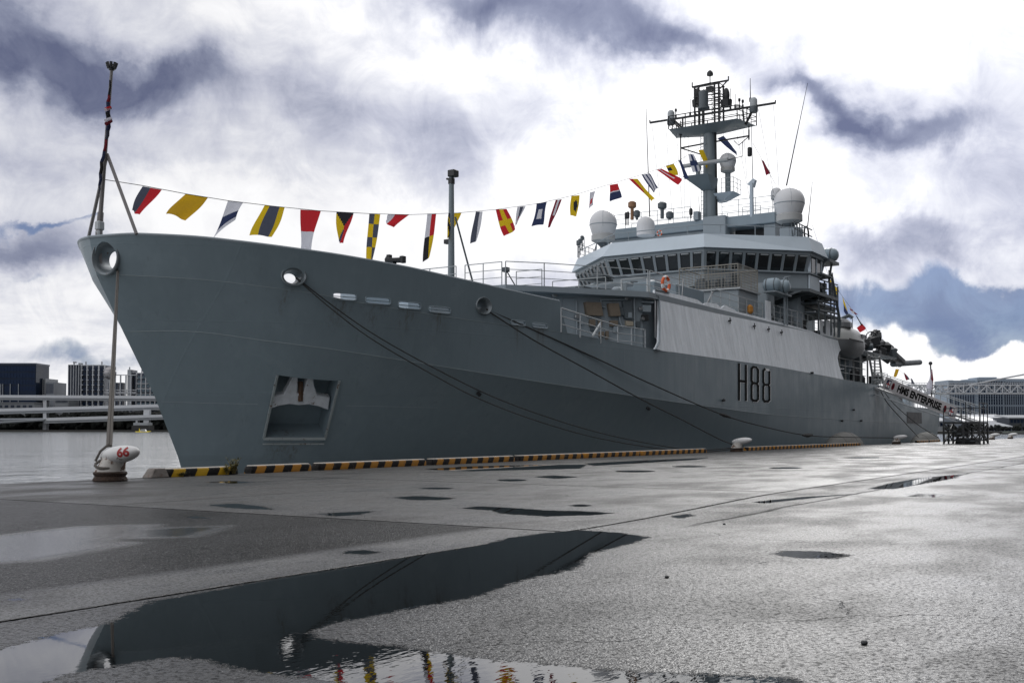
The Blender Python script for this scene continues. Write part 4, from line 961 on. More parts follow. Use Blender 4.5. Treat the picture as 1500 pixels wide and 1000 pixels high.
# port roof edge gear, life raft over the wing
m = MB()
for i in range(5): m.tube([(68.2+i*.5, 21.9, Z4), (68.2+i*.5, 21.9, Z4+.9)], .04, 5)
m.tube([(68.0,21.9,Z4+.9),(71.8,21.9,Z4+.9)], .04, 5); m.tube([(68.0,21.9,Z4+.45),(71.8,21.9,Z4+.45)], .04, 5)
m.build('raft_rack', [dgrey], ship)
m = MB(); m.prism([(71.0,21.0),(73.6,21.0),(73.6,23.5),(71.0,23.5)], 11.2, 11.3); m.box(72.4,74.6,20.9,22.4,12.2,12.4); m.tube([(72.0,21.4,11.3),(72.6,21.2,12.6)], .08, 6); m.tube([(73.2,21.2,11.0),(73.9,21.2,12.4)], .08, 6); m.build('wing_bracket', [dgrey], ship)
dbox(69.7, 70.9, 22.2, 23.4, Z4, Z4+.85, grey, 'roof_locker'); m = MB(); m.tube([(70.6+.45*math.cos(a), 21.9, Z4+.5+.45*math.sin(a)) for a in np.linspace(0, 2*math.pi, 17)[:-1]], .06, 6, closed=True); m.build('hose_reel', [black], ship)
# support under the bridge: narrow tower, dark recess, wing platforms
dbox(64.9, 80.2, 24.3, 35.3, Z1+.013, Z2-.002, grey, 'bridge_support', .0)
dbox(65.0, 66.2, 22.6, 24.29, Z1+.013, Z2-.004, grey, 'bridge_support_pillar', .0)
dbox(70.9, 72.3, 22.6, 24.29, Z1+.013, Z2-.006, fasc, 'bridge_support_pillar', .0)
for x in (66.8, 69.5, 73, 76): 
    k = MB(); k.box(x, x+.75, 24.22, 24.29, Z1+.2, Z1+2.05); dd = k.build('weathertight_door', [dgrey], ship, bevel=.02); k = MB(); k.tube([(x+.6,24.16,Z1+1.1),(x+.6,24.16,Z1+1.3)], .03, 6); k.build('handle', [railm], dd)
rs = random.Random(9)
for i in range(16):
    x = 66.3+rs.random()*12; z = Z1+.3+rs.random()*2; k = MB(); k.box(x, x+.25+.5*rs.random(), 24.0, 24.22, z, z+.2+.45*rs.random()); k.build('wall_fitting', [(dgrey, brown, railm)[i % 3]], ship, bevel=.02)
for i in range(9):
    x = 64.8+rs.random()*12; h = .4+.6*rs.random(); k = MB(); k.box(x, x+.4+.5*rs.random(), 22.5, 23.2, Z1+.013, Z1+h); k.build('deck_box', [(dgrey, grey, black)[i % 3]], ship, bevel=.03)
m = MB(); m.prism([(69.2,21.3),(75.4,21.2),(75.4,24.3),(66.5,24.3)], Z2-.22, Z2-.02)
m.build('bridge_deck_edge', [dgrey], ship)
m = MB()
for x in (68.5, 70, 71.5, 73, 74.5): m.hexa([(x,24.3,Z2-1.2),(x+.1,24.3,Z2-1.2),(x+.1,24.35,Z2-.23),(x,24.35,Z2-.23),(x,24.25,Z2-1.0),(x+.1,24.25,Z2-1.0),(x+.1,21.5,Z2-.23),(x,21.5,Z2-.23)])
m.build('deck_knees', [dgrey], ship)
for (x0, x1, z) in ((71.5, 76.2, 9.35), (72.0, 76.6, 8.75)):
    m = MB(); m.box(x0, x1, 21.5, 23.9, z, z+.12)
    for i in range(4): m.tube([(x0+.6+i*1.1, 21.6, z+.12), (x0+.3+i*1.1, 22.6, z+.5)], .06, 6)
    m.tube([(x0,21.5,z+.2),(x1,21.5,z+.35)], .07, 6); m.build('boat_platform', [dgrey], ship)
m = MB()
for x in (71.8, 73.2, 74.6, 75.4, 76.3): m.tube([(x, 21.5, Z1), (x, 21.5, Z2+.9)], .055, 6)
m.tube([(71.8,21.5,Z2+.9),(76.3,21.5,Z2+1.0)], .045, 6); m.tube([(71.8,21.5,Z2+.45),(76.3,21.5,Z2+.5)], .035, 6); m.tube([(74.8,21.5,Z2+1.6),(76.6,21.45,Z2-1.5),(76.4,21.5,Z1)], .10, 6)
m.tube([(75.0,21.5,Z2),(75.0,21.5,Z2+1.7)], .06, 6); m.tube([(74.3,21.5,Z2),(74.3,21.5,Z2+1.8)], .06, 6); m.build('davit_frame', [dgrey], ship)
for i in range(7):
    x = 71.9+rs.random()*3.5; z = Z2+rs.random()*.7; k = MB(); k.box(x, x+.5, 21.9, 22.7, z, z+.45); k.build('stowed_gear', [(dgrey, fasc, black)[i % 3]], ship, bevel=.03)
# raft cradle post
m = MB(); m.tube([(65.6,21.75,Z1),(65.6,21.75,10.4)], .075, 6); m.tube([(66.1,21.75,Z1),(66.1,21.75,10.4)], .055, 6); m.box(63.2,66.2,21.5,22.3,9.25,9.33); m.tube([(63.4,22.1,Z1),(63.4,22.1,9.25)], .05, 6); m.tube([(65.6,21.7,10.4),(66.2,21.6,10.5),(66.1,21.7,9.6)], .07, 6); m.build('raft_cradle', [grey], ship)
raftm = mat('raft_canister_paint', (.26,.33,.38), .4)
def canister(loc, label, n):
    t_ = thing('life_raft_canister', loc, label, 'life raft', 'life raft canisters')
    m = MB(); q = Vector(loc); m.lathe(q+Vector((0,-.55,.42)), [(.01,0),(.2,.02),(.36,.12),(.42,.28),(.42,.82),(.36,.98),(.2,1.08),(.01,1.1)], 22, Vector((0,1,0))); m.build('shell', [raftm], t_, angle=50)
    m = MB()
    for y in (.3,.8): m.lathe(q+Vector((0,-.55+y-.02,.42)), [(.43,0),(.44,.01),(.44,.05),(.43,.06)], 22, Vector((0,1,0)))
    m.build('strap', [dgrey], t_); return t_
canister((63.9,21.95,9.33), 'grey life raft canister on the rack below the bridge windows, left one of the pair', 0)
canister((65.0,21.75,9.33), 'grey life raft canister on the rack below the bridge windows, beside the twin posts', 1)
c3 = canister((73.9,21.5,12.4), 'grey life raft canister on the bracket at the end of the bridge wing roof', 2); c3.scale = (1.35,1.35,1.1)
# lifebuoys
def lifebuoy(p, n, r, label):
    t_ = thing('lifebuoy', p, label, 'lifebuoy', 'lifebuoys on the ship rails')
    q = Vector((0,0,1)).rotation_difference(n).to_matrix(); p = Vector(p); K = 24
    for wh in (0, 1):
        for s_ in range(4):
            m = MB(); a0 = s_*math.pi/2+wh*.55; a1 = a0+(.55 if wh == 0 else math.pi/2-.55)
            m.tube([p+q@Vector((math.cos(a)*r, math.sin(a)*r, 0)) for a in np.linspace(a0, a1, 7)], r*.24, 8); m.build('white_band' if wh == 0 else 'ring', [whitep if wh == 0 else orange], t_, angle=60)
    return t_
pb_ = at(974, 416, Y=21.9); lifebuoy((pb_.x, 21.85, pb_.z), Vector((-.1,-1,0)), .33, 'orange and white lifebuoy on the rail above the forward end of the white side plating')
pb_ = at(966, 341.5, X=64.3); lifebuoy(pb_, Vector((-1,0,0)), .16, 'small orange lifebuoy hung on the rail above the bridge windows')
m = MB(); p = at(1099,453,Y=21.95); m.rbox((p.x, 21.95, p.z), (.55,.3,.5), .2); m.build('orange_gear_bag', [mat('orange_bag', (.5,.22,.04), .8)], ship, bevel=.1)

# ------------------------------------------------------------------ after deck
t_ = thing('rescue_boat', (79.6, 22.2, 6.1), 'grey enclosed rescue boat hanging at the ship side behind the bridge', 'boat')
def boat_hull(x0, L_, yc, z0, h, w, n=14):
    m = MB(); rows_ = []
    for i in range(n):
        f = i/(n-1); x = x0+L_*f; s = (1-abs(2*f-1)**3.2)**.6 if 0 < f < 1 else .02; kz = z0+h*.55*(abs(2*f-1)**3)
        rows_.append([(x, yc+w*s*a, kz+(z0+h-kz)*b_) for a, b_ in ((-1,1),(-.97,.55),(-.7,.2),(0,0),(.7,.2),(.97,.55),(1,1))])
    vs = [p for r in rows_ for p in r]; fs = [(i*7+j, (i+1)*7+j, (i+1)*7+j+1, i*7+j+1) for i in range(n-1) for j in range(6)]
    fs += [(i*7, i*7+6, (i+1)*7+6, (i+1)*7) for i in range(n-1)]+[tuple(range(7)), tuple(range((n-1)*7+6, (n-1)*7-1, -1))]
    m.add(vs, fs); return m
boat_hull(77.3, 6.2, 22.2, 6.1, 1.35, 1.15).build('hull', [mat('boat_grey', (.17,.18,.19), .4, streak=.1)], t_, angle=50)
m = MB(); sec = []
n = 12
for i in range(n):
    f = i/(n-1); x = 77.4+6.0*f; s = (1-abs(2*f-1)**3)**.55 if 0 < f < 1 else .05; hh = .3+.85*s*(1-.25*f)
    sec += [(x, 22.2-1.12*s, 7.46), (x, 22.2-1.05*s, 7.46+hh*.45), (x, 22.2-.7*s, 7.46+hh*.85), (x, 22.2, 7.46+hh), (x, 22.2+.7*s, 7.46+hh*.85), (x, 22.2+1.05*s, 7.46+hh*.45), (x, 22.2+1.12*s, 7.46)]
m.add(sec, [(i*7+j, (i+1)*7+j, (i+1)*7+j+1, i*7+j+1) for i in range(n-1) for j in range(6)]+[tuple(range(7)), tuple(range((n-1)*7+6, (n-1)*7-1, -1))])
m.build('canopy', [mat('boat_canopy', (.50,.51,.50), .4, streak=.12)], t_, angle=50)
m = MB(); m.lathe((79.0,22.2,8.35), [(.95,0),(.9,.35),(.6,.62),(.0,.7)], 10); m.build('conning_hood', [MATS['boat_grey']], t_)
for x in (81.0, 81.5, 82.0):
    m = MB(); m.box(x, x+.22, 21.04, 21.2, 7.75, 8.0); m.build('window', [glass], t_)
m = MB(); m.tube([(77.5,21.03,7.42),(80.4,20.98,7.42),(83.3,21.4,7.46)], .05, 6); m.build('rubbing_strake', [black], t_)
for x in (77.9, 82.6):
    m = MB(); m.tube([(x,25,5.0),(x,24.3,8.9),(x,22.4,9.6),(x,22.2,9.4)], .14, 8); m.tube([(x,22.2,9.4),(x,22.2,8.3)], .03, 5); m.build('boat_davit', [dgrey], ship)
dbox(77.3, 86.5, 25.5, 34.5, 4.9, 7.6, dgrey, 'aft_house', .03); dbox(86.5, 92, 26.5, 33.5, 4.6, 6.0, dgrey, 'winch_house', .03)
m = MB(); m.box(83.6, 95.5, 22.0, 26.0, 7.0, 7.12); m.build('working_deck', [dgrey], ship)
rs = random.Random(21)
for i in range(46):
    x = 77.5+rs.random()*16; y = 22.1+rs.random()*3.0; z = rs.choice([4.7, 4.7, 5.6, 7.12 if x > 83.6 else 4.7]); s = .3+.7*rs.random()
    k = MB()
    if i % 3: k.box(x, x+s*1.3, y, y+s, z, z+s*(1.1 if z < 7 else .8))
    else: k.lathe((x, y, z), [(s*.4,0),(s*.4,s*.8),(s*.2,s)], 12)
    k.build('deck_machinery', [(black, dgrey, grey, black)[i % 4]], ship, bevel=.03)
m = MB()
for x in (78.3,79.8,82,84,86,88.2): m.tube([(x,22.0,4.6),(x,22.0,7.0)], .07, 6)
for z in (5.1,5.6,6.1): m.tube([(77.2,21.8,z),(84.6,21.8,z)], .03, 5)
m.tube([at(1273,520,Y=21.6), at(1280,562,Y=21.6)], .09, 6); m.tube([at(1288,522,Y=21.6), at(1293,562,Y=21.6)], .09, 6)
for f in np.linspace(.05,.95,9): m.tube([at(1273,520,Y=21.6).lerp(at(1280,562,Y=21.6), f), at(1288,522,Y=21.6).lerp(at(1293,562,Y=21.6), f)], .04, 5)
m.build('deck_framing', [mat('frame_grey', (.30,.31,.31), .5)], ship)
# crane: pedestal, knuckled arms, hoses, boom
cy_ = 23.6
m = MB(); m.lathe((88, cy_, 4.6), [(.7,0),(.7,3.0),(.85,3.1),(.85,3.6)], 16); m.build('crane_pedestal', [dgrey], ship)
def cp(px, py, Y=23.6): return at(px, py, Y=Y)
m = MB(); m.tube([cp(1262,505), cp(1290,503), cp(1320,530)], .42, 8); m.tube([cp(1240,533), cp(1290,518), cp(1318,534)], .25, 8); m.tube([cp(1275,498), cp(1282,487), cp(1286,505)], .3, 8); m.build('crane_arm', [black], ship)
m = MB(); m.tube([cp(1308,533), cp(1347,530.5)], .27, 14); m.build('crane_boom', [dgrey], ship, angle=50)
m = MB()
for (cx_, cy2, r) in ((1276,492,7),(1302,512,8),(1292,510,6),(1307,520,6),(1281,489,5)):
    m.tube([cp(cx_+r*math.cos(a), cy2+r*math.sin(a)*.9, 23.2) for a in np.linspace(-3.6, .6, 14)], .05, 6)
m.build('hydraulic_hose', [black], ship)
for px, py, s in ((1284,493,.6),(1280,500,.7),(1296,508,.7),(1303,517,.8),(1309,513,.5),(1268,502,.6),(1290,515,.7),(1299,525,.7),(1273,508,.5),(1286,486,.3)):
    p = cp(px, py, 23.3); k = MB(); k.rbox(p, (s*1.3, s, s), px*.3, Matrix.Rotation(py*.1, 3, 'X')); k.build('crane_housing', [(black, dgrey, black)[px % 3]], ship, bevel=.06)
m = MB(); m.box(93.0, 95.2, 21.5, 22.6, 3.0, 4.4); m.build('stern_bollard_housing', [black], ship)
for i in range(10):
    x = 95+rs.random()*15; k = MB(); s = .5+rs.random(); k.box(x, x+s*1.4, 22.4+rs.random()*6, 24+rs.random()*6, 3.0, 3.0+s*.9); k.build('deck_machinery', [(fasc, dgrey, grey)[i % 3]], ship, bevel=.03)
rail([(93,21.9,3.05),(100,22.0,3.05),(110,22.5,3.05)], step=1.5); rail([(86.6,21.7,4.55),(91,21.7,4.5)], step=1.2)
# black opening and scupper streaks near the stern
m = MB(); p0_, n0_ = hit(1335, 612); a = at(1328,603,Y=p0_.y-.03); b_ = at(1350,620,Y=p0_.y-.03); m.box(a.x, b_.x, p0_.y-.06, p0_.y+.05, b_.z, a.z); m.build('stern_opening', [black], ship)
# ensign staff aft
ea = at(1366,600,Y=YC); eb = at(1363,532,Y=YC); m = MB(); m.tube([ea-Vector((0,0,1.5)), eb], .09, 8); m.sphere(eb, .25, nu=12, nv=8); m.build('ensign_staff', [black], ship)

# ------------------------------------------------------------------ forecastle
ja = at(145, 343, Y=YC); jb = at(163.5, 103, Y=YC); jm = mat('varnished_staff', (.16,.15,.15), .4)
m = MB(); m.tube([ja-Vector((0,0,1.2)), ja, ja.lerp(jb, .13)], [.11,.11,.10], 10); m.tube([ja.lerp(jb, .1), jb], [.075,.05], 10); jack = m.build('jackstaff', [jm], ship)
m = MB(); m.rbox(ja.lerp(jb, .05), (.24,.24,.3)); m.rbox(ja+Vector((0,0,.03)), (.2,.2,.2)); m.build('staff_socket', [railm], ship, bevel=.04)
k = MB(); q = jb; k.lathe(q, [(.09,0),(.10,.06),(.12,.08)], 12)
for i in range(8): a = i*math.pi/4; k.tube([q+Vector((.11*math.cos(a), .11*math.sin(a), .05)), q+Vector((.155*math.cos(a), .155*math.sin(a), .24))], [.035,.05], 5)
k.build('crown_finial', [black], ship)
js = at(157, 226, Y=YC)
for q in ((130, 347, YC+1.1), (200, 343, YC-1.5)):
    m = MB(); m.tube([js, at(q[0], q[1], Y=q[2])-Vector((0,0,.0))], .055, 6); m.build('staff_stay', [jm], ship)
fm_a = at(661, 408, Y=YC); fm_b = at(663, 260, Y=YC)
m = MB(); m.tube([Vector((fm_a.x, YC, Z1)), Vector((fm_a.x, YC, fm_b.z))], [.17,.12], 12); p = Vector((fm_a.x, YC, fm_b.z)); m.build('steaming_light_mast', [g2], ship)
m = MB(); m.rbox(p+Vector((0,-.1,.15)), (.4,.4,.32)); m.tube([p-Vector((0,.0,.1)), p+Vector((0,.3,-.05))], .06, 6); m.rbox(p-Vector((0,0,.2)), (.25,.25,.3)); m.build('steaming_light', [black], ship, bevel=.03)
m = MB(); q = at(655,352,Y=YC); m.rbox(Vector((p.x, q.y+.2, q.z)), (.25,.3,.2)); m.tube([Vector((p.x, YC, q.z-.1)), Vector((p.x, YC+.25, q.z))], .06, 6); m.build('anchor_light', [black], ship)
m = MB(); m.tube([at(667,318,X=p.x), at(693,415,X=p.x+.6)], .05, 6); m.build('mast_stay', [dgrey], ship)
# searchlight on forecastle and small post on deck edge
q = at(578, 383, Y=YC); m = MB(); m.tube([Vector((q.x,YC,5)), q], .09, 8); m.rbox(q+Vector((0,0,.05)), (.5,.75,.16), .3); m.rbox(q+Vector((0,.3,.2)), (.2,.2,.25)); m.rbox(q+Vector((0,-.45,.05)), (.25,.2,.3)); m.tube([q+Vector((0,.5,.22)), q+Vector((0,.1,.12))], .05, 6); m.build('searchlight_mount', [black], ship, bevel=.02)
q = at(741, 395, X=40.9); m = MB(); m.tube([Vector((40.9,q.y,Z1)), q], .05, 6); m.rbox(q, (.25,.25,.2)); m.tube([q, Vector((41.4,q.y-.2,Z1))], .03, 5); m.build('deck_lamp_post', [dgrey], ship)
# windlass and winches behind the bulwark
for (x, y) in ((27, 27.5), (27, 32), (33, 26), (34.5, 33)):
    m = MB(); m.lathe((x, y-.7, 5.9), [(.45,0),(.45,.1),(.28,.12),(.28,1.2),(.45,1.22),(.45,1.35)], 18, Vector((0,1,0))); m.rbox((x, y, 5.5), (1.4,1.8,.5)); m.build('mooring_winch', [fasc if x > 30 else grey], ship)
dbox(29.5, 31, 24.8, 26, 5.2, 6.1, fasc, 'deck_locker')
m = MB(); p = Vector((24.3, 28.7, 5.0))
for d_ in (-.3, .3): m.lathe(p+Vector((d_, 0, 0)), [(.16,0),(.16,.8),(.2,.85),(.2,.95)], 12)
m.build('bitts', [grey], ship)
# ------------------------------------------------------------------ signal flags
FC = {'r': (.62,.03,.04), 'y': (.80,.55,.02), 'Y': (.68,.40,.02), 'w': (.74,.74,.80), 'b': (.04,.055,.13), 'k': (.03,.03,.035), 's': (.09,.10,.14), 'm': (.25,.02,.04)}
FM = {}
def flagmat(k):
    if k not in FM:
        m = mat('bunting_'+{'r':'red','y':'yellow','Y':'amber','w':'white','b':'navy','k':'black','s':'slate','m':'maroon'}[k], FC[k], .8, var=.18, vscale=5, bump=.25, bscale=14)
        m.node_tree.nodes['Principled BSDF'].inputs['Transmission Weight'].default_value = 0
        t = m.node_tree; b = t.nodes['Principled BSDF']; o = [n for n in t.nodes if n.type == 'OUTPUT_MATERIAL'][0]
        tr = N(t, 'ShaderNodeBsdfTranslucent', {'Color': (*FC[k], 1)}); mx = N(t, 'ShaderNodeMixShader', {0: .55, 1: b.outputs[0], 2: tr.outputs[0]}); t.links.new(mx.outputs[0], o.inputs[0])
        FM[k] = m
    return FM[k]
def flag(quad, pat, label, curl=.12, tail=None, Yp=YC, nx_=12, ny_=14):
    """quad: tl tr br bl measured in the photo, lying in the ship's centre plane; pat(u, v) -> colour key"""
    keys = []; tl, tr_, br, bl = [at(x, y, Y=Yp) for x, y in quad]
    m = MB(); vs = []; ph = random.random()*6
    for j in range(ny_+1):
        for i in range(nx_+1):
            u, v = i/nx_, j/ny_; p = tl.lerp(tr_, u).lerp(bl.lerp(br, u), v)
            s_ = curl*v; bow = math.sin(math.pi*v)*.05
            p = p+Vector((s_*.3*math.sin(5*v+ph)+.25*curl*math.sin(u*6+ph)*v, s_*2.2*math.sin(3.6*u+2.6*v+ph), s_*.35*math.sin(6*u+ph)*(1 if 0 < u < 1 else .5)-bow*.2)); vs.append(p)
    W = nx_+1; fs = []; ms = []
    for j in range(ny_):
        for i in range(nx_):
            k = pat((i+.5)/nx_, (j+.5)/ny_)
            if k is None: continue
            if k not in keys: keys.append(k)
            fs.append((j*W+i, j*W+i+1, (j+1)*W+i+1, (j+1)*W+i)); ms.append(keys.index(k))
    m.v = vs; m.f = fs; m.m = ms
    o = m.build('signal_flag', [flagmat(k) for k in keys], None, angle=80)
    sol = None
    me = o.data; c0 = tl; 
    for v in me.vertices: v.co -= c0
    o.location = c0
    return tag(o, label, 'signal flag', 'signal flags dressing the ship')
def VH(l, r, a=.5): return lambda u, v: l if u < a else r
def HH(t_, b_, a=.5): return lambda u, v: t_ if v < a else b_
FL = [
 ([(209,273),(237,278),(208,314),(187,309)], VH('s','r',.42), 'slate and red flag nearest the jackstaff, halved upright', .10),
 ([(272,284),(305,289),(275,323),(241,314)], lambda u,v:'Y', 'plain yellow flag, second from the jackstaff', .10),
 ([(334,294),(356,297),(343,322),(312,350)], lambda u,v:'w' if v<.42 or v>.78 else 'b', 'white pennant with a navy middle, third from the jackstaff', .06),
 ([(388,300),(417,304),(400,347),(366,345)], lambda u,v:'s' if .22<u<.74 else 'y', 'yellow flag with a broad slate upright stripe', .09),
 ([(440,307),(470,309),(455,370),(437,370)], HH('r','w',.52), 'long flag, red above and white below, bow end of the line', .10),
 ([(493,310),(518,312),(506,356),(491,355)], lambda u,v:('k' if v<u and v<1-u else 'y' if u<.5 and u<v and u<1-v else 'r' if u>=v or v<1-u or u>.6 else 'b'), 'flag of yellow, black and red triangles', .10),
 ([(541,313),(557,314),(546,382),(537,381)], lambda u,v:'y' if (int(u*2)+int(v*4))%2 else 's', 'long chequered yellow and slate flag above the searchlight', .05),
 ([(568,314),(600,314),(577,333),(563,324)], VH('w','r',.3), 'small white and red pennant just left of the foredeck light mast', .06),
 ([(626,313),(639,313),(630,374),(620,384)], lambda u,v:('w' if u<.5 else 'r') if v<.48 else ('k' if u<.5 else 'y'), 'narrow quartered flag of white, red, black and yellow beside the foredeck light mast', .05),
 ([(657,312),(676,312),(662,346),(652,351)], lambda u,v:'k' if abs(u-.15-v*.0-(.5-v)*-.9+.0)<.13 or abs(u-v)<.12 else 'y', 'yellow flag with black diagonal, hanging across the foredeck light mast', .06),
 ([(697,310),(707,310),(699,352),(689,357)], VH('s','w',.6), 'thin slate and white flag just right of the foredeck light mast', .05),
 ([(726,307),(742,306),(756,336),(738,346)], lambda u,v:'y' if abs(u-.5)<.13 or abs(v-.52)<.12 else 'r', 'red flag with a yellow cross', .06),
 ([(758,303),(770,302),(758,329),(752,333)], lambda u,v:'w' if u<.35 or u>.75 else ('m' if v>.5 else 's'), 'thin white and purple striped flag right of the red one with a cross', .05),
 ([(786,298),(801,296),(794,329),(781,331)], lambda u,v:'w' if .3<u<.75 and .28<v<.75 else 'b', 'navy flag with a white square centre', .06),
 ([(814,293),(823,292),(806,332),(802,334)], lambda u,v:'m' if v>.55 or u<.35 or u>.7 else 'w', 'thin twisted flag with dark red and white stripes', .05),
 ([(837,287),(849,286),(846,317),(834,316)], lambda u,v:'k' if (u-.55)**2/.06+(v-.5)**2/.07<1 else 'y', 'yellow flag with a black disc', .05),
 ([(864,282),(872,280),(868,300),(861,311)], lambda u,v:'r' if .25<u<.8 and .4<v<.8 else 'w', 'small white flag with a red centre above the left radome', .05),
 ([(893,271),(905,269),(910,289),(895,295)], lambda u,v:'r' if v<.42 else ('w' if v<.52-.1*abs(u-.5) else 'b'), 'flag with red top, white chevron and navy foot', .05),
 ([(921,262),(934,262),(959,291),(955,296)], lambda u,v:'y' if u>.45 else ('r' if v<.6 else 'y'), 'long yellow streamer with a red edge, left of the whip aerial', .06),
 ([(940,256),(952,254),(966,275),(955,283)], lambda u,v:'b' if int(u*5)%2==0 else 'w', 'blue and white striped flag left of the mast', .07),
 ([(962,249),(969,247),(998,262),(995,271)], lambda u,v:'w' if .4<u<.6 and v<.7 else 'r', 'long red flag with a white band', .05),
 ([(975,243),(987,240),(994,256),(985,258)], lambda u,v:'k' if u<.5 and .2<v<.5 else 'y', 'bright yellow flag with a black patch above the long red one', .06),
 ([(994,235),(998,235),(1008,261),(1004,263)], lambda u,v:'b', 'dark navy streamer beside the radar arm', .03),
 ([(1009,226),(1016,226),(1028,250),(1013,253)], lambda u,v:'b' if abs(u-.5)<.14 or abs(v-.5)<.12 else 'w', 'white flag with a navy cross in front of the mast', .05),
 ([(1023,220),(1030,219),(1044,252),(1041,258)], lambda u,v:'y', 'plain bright yellow streamer hanging against the mast column', .04),
 ([(1036,211),(1047,208),(1050,221),(1046,224)], VH('w','r',.45), 'small white and red flag against the upper mast', .05),
 ([(1051,203),(1060,199),(1081,223),(1078,228)], lambda u,v:'b', 'plain navy flag topmost on the line, right of the mast', .05),
 ([(1115,234),(1119,236),(1128,254),(1123,257)], lambda u,v:'m', 'small dark red flag alone on a halyard right of the mast', .03),
]
for q, pfn, lab, cu in FL: flag(q, pfn, lab, cu*.8)
AF = [
 ([(1214,407),(1218,411),(1224,424),(1217,421)], HH('y','r'), 'yellow and red flag just behind the bridge wing', .03),
 ([(1222,417),(1229,425),(1227,440),(1219,438)], lambda u,v:'y' if v<.5 else 'b', 'yellow over navy flag, broad, behind the bridge wing', .04),
 ([(1234,434),(1238,444),(1246,468),(1236,455)], lambda u,v:'y' if v<.45 else 'b', 'long pointed yellow and navy pennant abaft the bridge', .03),
 ([(1243,447),(1247,452),(1258,461),(1247,459)], lambda u,v:'m' if (int(u*2)+int(v*3))%2 else 'w', 'small red and white flag above the rescue boat', .03),
 ([(1253,461),(1255,463),(1264,476),(1261,477)], lambda u,v:'k', 'narrow black streamer above the rescue boat', .02),
 ([(1255,480),(1263,474),(1269,481),(1260,487)], lambda u,v:'r', 'plain bright red flag above the stern crane', .02),
 ([(1312,540),(1317,541),(1313,552),(1309,552)], lambda u,v:'Y', 'small yellow flag under the crane boom', .02),
 ([(1324,545),(1328,549),(1333,555),(1327,557)], lambda u,v:'m' if u<.5 else 's', 'small dark red flag above the gangway top', .02),
 ([(1334,553),(1337,556),(1340,562),(1335,562)], lambda u,v:'s', 'small dark flag above the middle of the gangway', .02),
]
for q, pfn, lab, cu in AF: flag(q, pfn, lab, cu, Yp=27.0, nx_=8, ny_=8)
def line_thing(name, pts, r, m_, label, cat, group=None, n=6):
    m = MB(); pts = [Vector(p) for p in pts]; c0 = pts[0].copy(); m.tube([p-c0 for p in pts], r, n); o = m.build(name, [m_]); o.location = c0; return tag(o, label, cat, group)
line_thing('flag_line', [at(x, y, Y=YC) for x, y in [(152,263),(209,272),(272,284),(334,294),(400,302),(470,309),(541,313),(600,314.5),(670,312),(726,307),(790,298),(837,287),(893,270),(940,256),(986,240),(1010,226),(1040,208),(1060,199),(1062,180)]],
    .012, black, 'thin line of signal flags from the jackstaff up to the mast', 'rope')
line_thing('flag_line', [at(x, y, Y=27.0) for x, y in [(1190,330),(1214,406),(1234,434),(1263,474),(1290,515),(1318,542),(1345,566),(1360,585)]], .012, black, 'thin line of signal flags running aft from the bridge to the stern', 'rope')
# furled jack on the bow staff
jt = thing('jack_flag', at(160, 150, Y=YC), 'red, white and navy flag wound tightly round the bow staff', 'flag')
prof = [(161,118,2),(159.5,140,3),(158,150,4.5),(157.5,165,5.5),(158.5,180,5.5),(157.5,192,5),(155.5,205,3.5),(152.5,222,3.5),(148.5,238,4),(147,255,4),(145.5,272,3.2),(144.5,283,1)]
for i in range(len(prof)-1):
    (x0, y0, r0), (x1, y1, r1) = prof[i], prof[i+1]; k = MB(); s_ = 34/FPX
    a = at(x0, y0, Y=YC-.1); b_ = at(x1, y1, Y=YC-.1); k.tube([a, a.lerp(b_, .5)+Vector((0,-.04,0)), b_], [r0*s_*.6, (r0+r1)*s_*.32, r1*s_*.6], 10)
    k.build('fold', [flagmat('kmbkbsmbkbsbk'[i])], jt, angle=70)  # folds take darker bunting, their backlit shade put into the colour
for (x0, y0, x1, y1, kk_) in ((154.5,161,162,158,'w'),(154.5,177,162.5,174,'w'),(155,182,163,177,'m'),(155,160,162,158,'r')):
    k = MB(); k.tube([at(x0,y0,Y=YC-.32), at(x1,y1,Y=YC-.32)], .06, 6); k.build('stripe', [flagmat(kk_)], jt)
et = thing('ensign', at(1364, 545, Y=YC), 'furled white ensign on the stern staff above the gangway', 'flag')
k = MB(); k.tube([at(1364.5,541,Y=YC-.2), at(1364,556,Y=YC-.3), at(1361,566,Y=YC-.4), at(1360.5,575,Y=YC-.4)], [.06,.22,.38,.25], 8); k.build('cloth', [flagmat('w')], et, angle=70)
k = MB(); k.tube([at(1365,541,Y=YC-.3), at(1365.5,556,Y=YC-.5), at(1364.5,570,Y=YC-.6)], [.05,.16,.1], 8); k.build('red_fold', [flagmat('m')], et, angle=70)

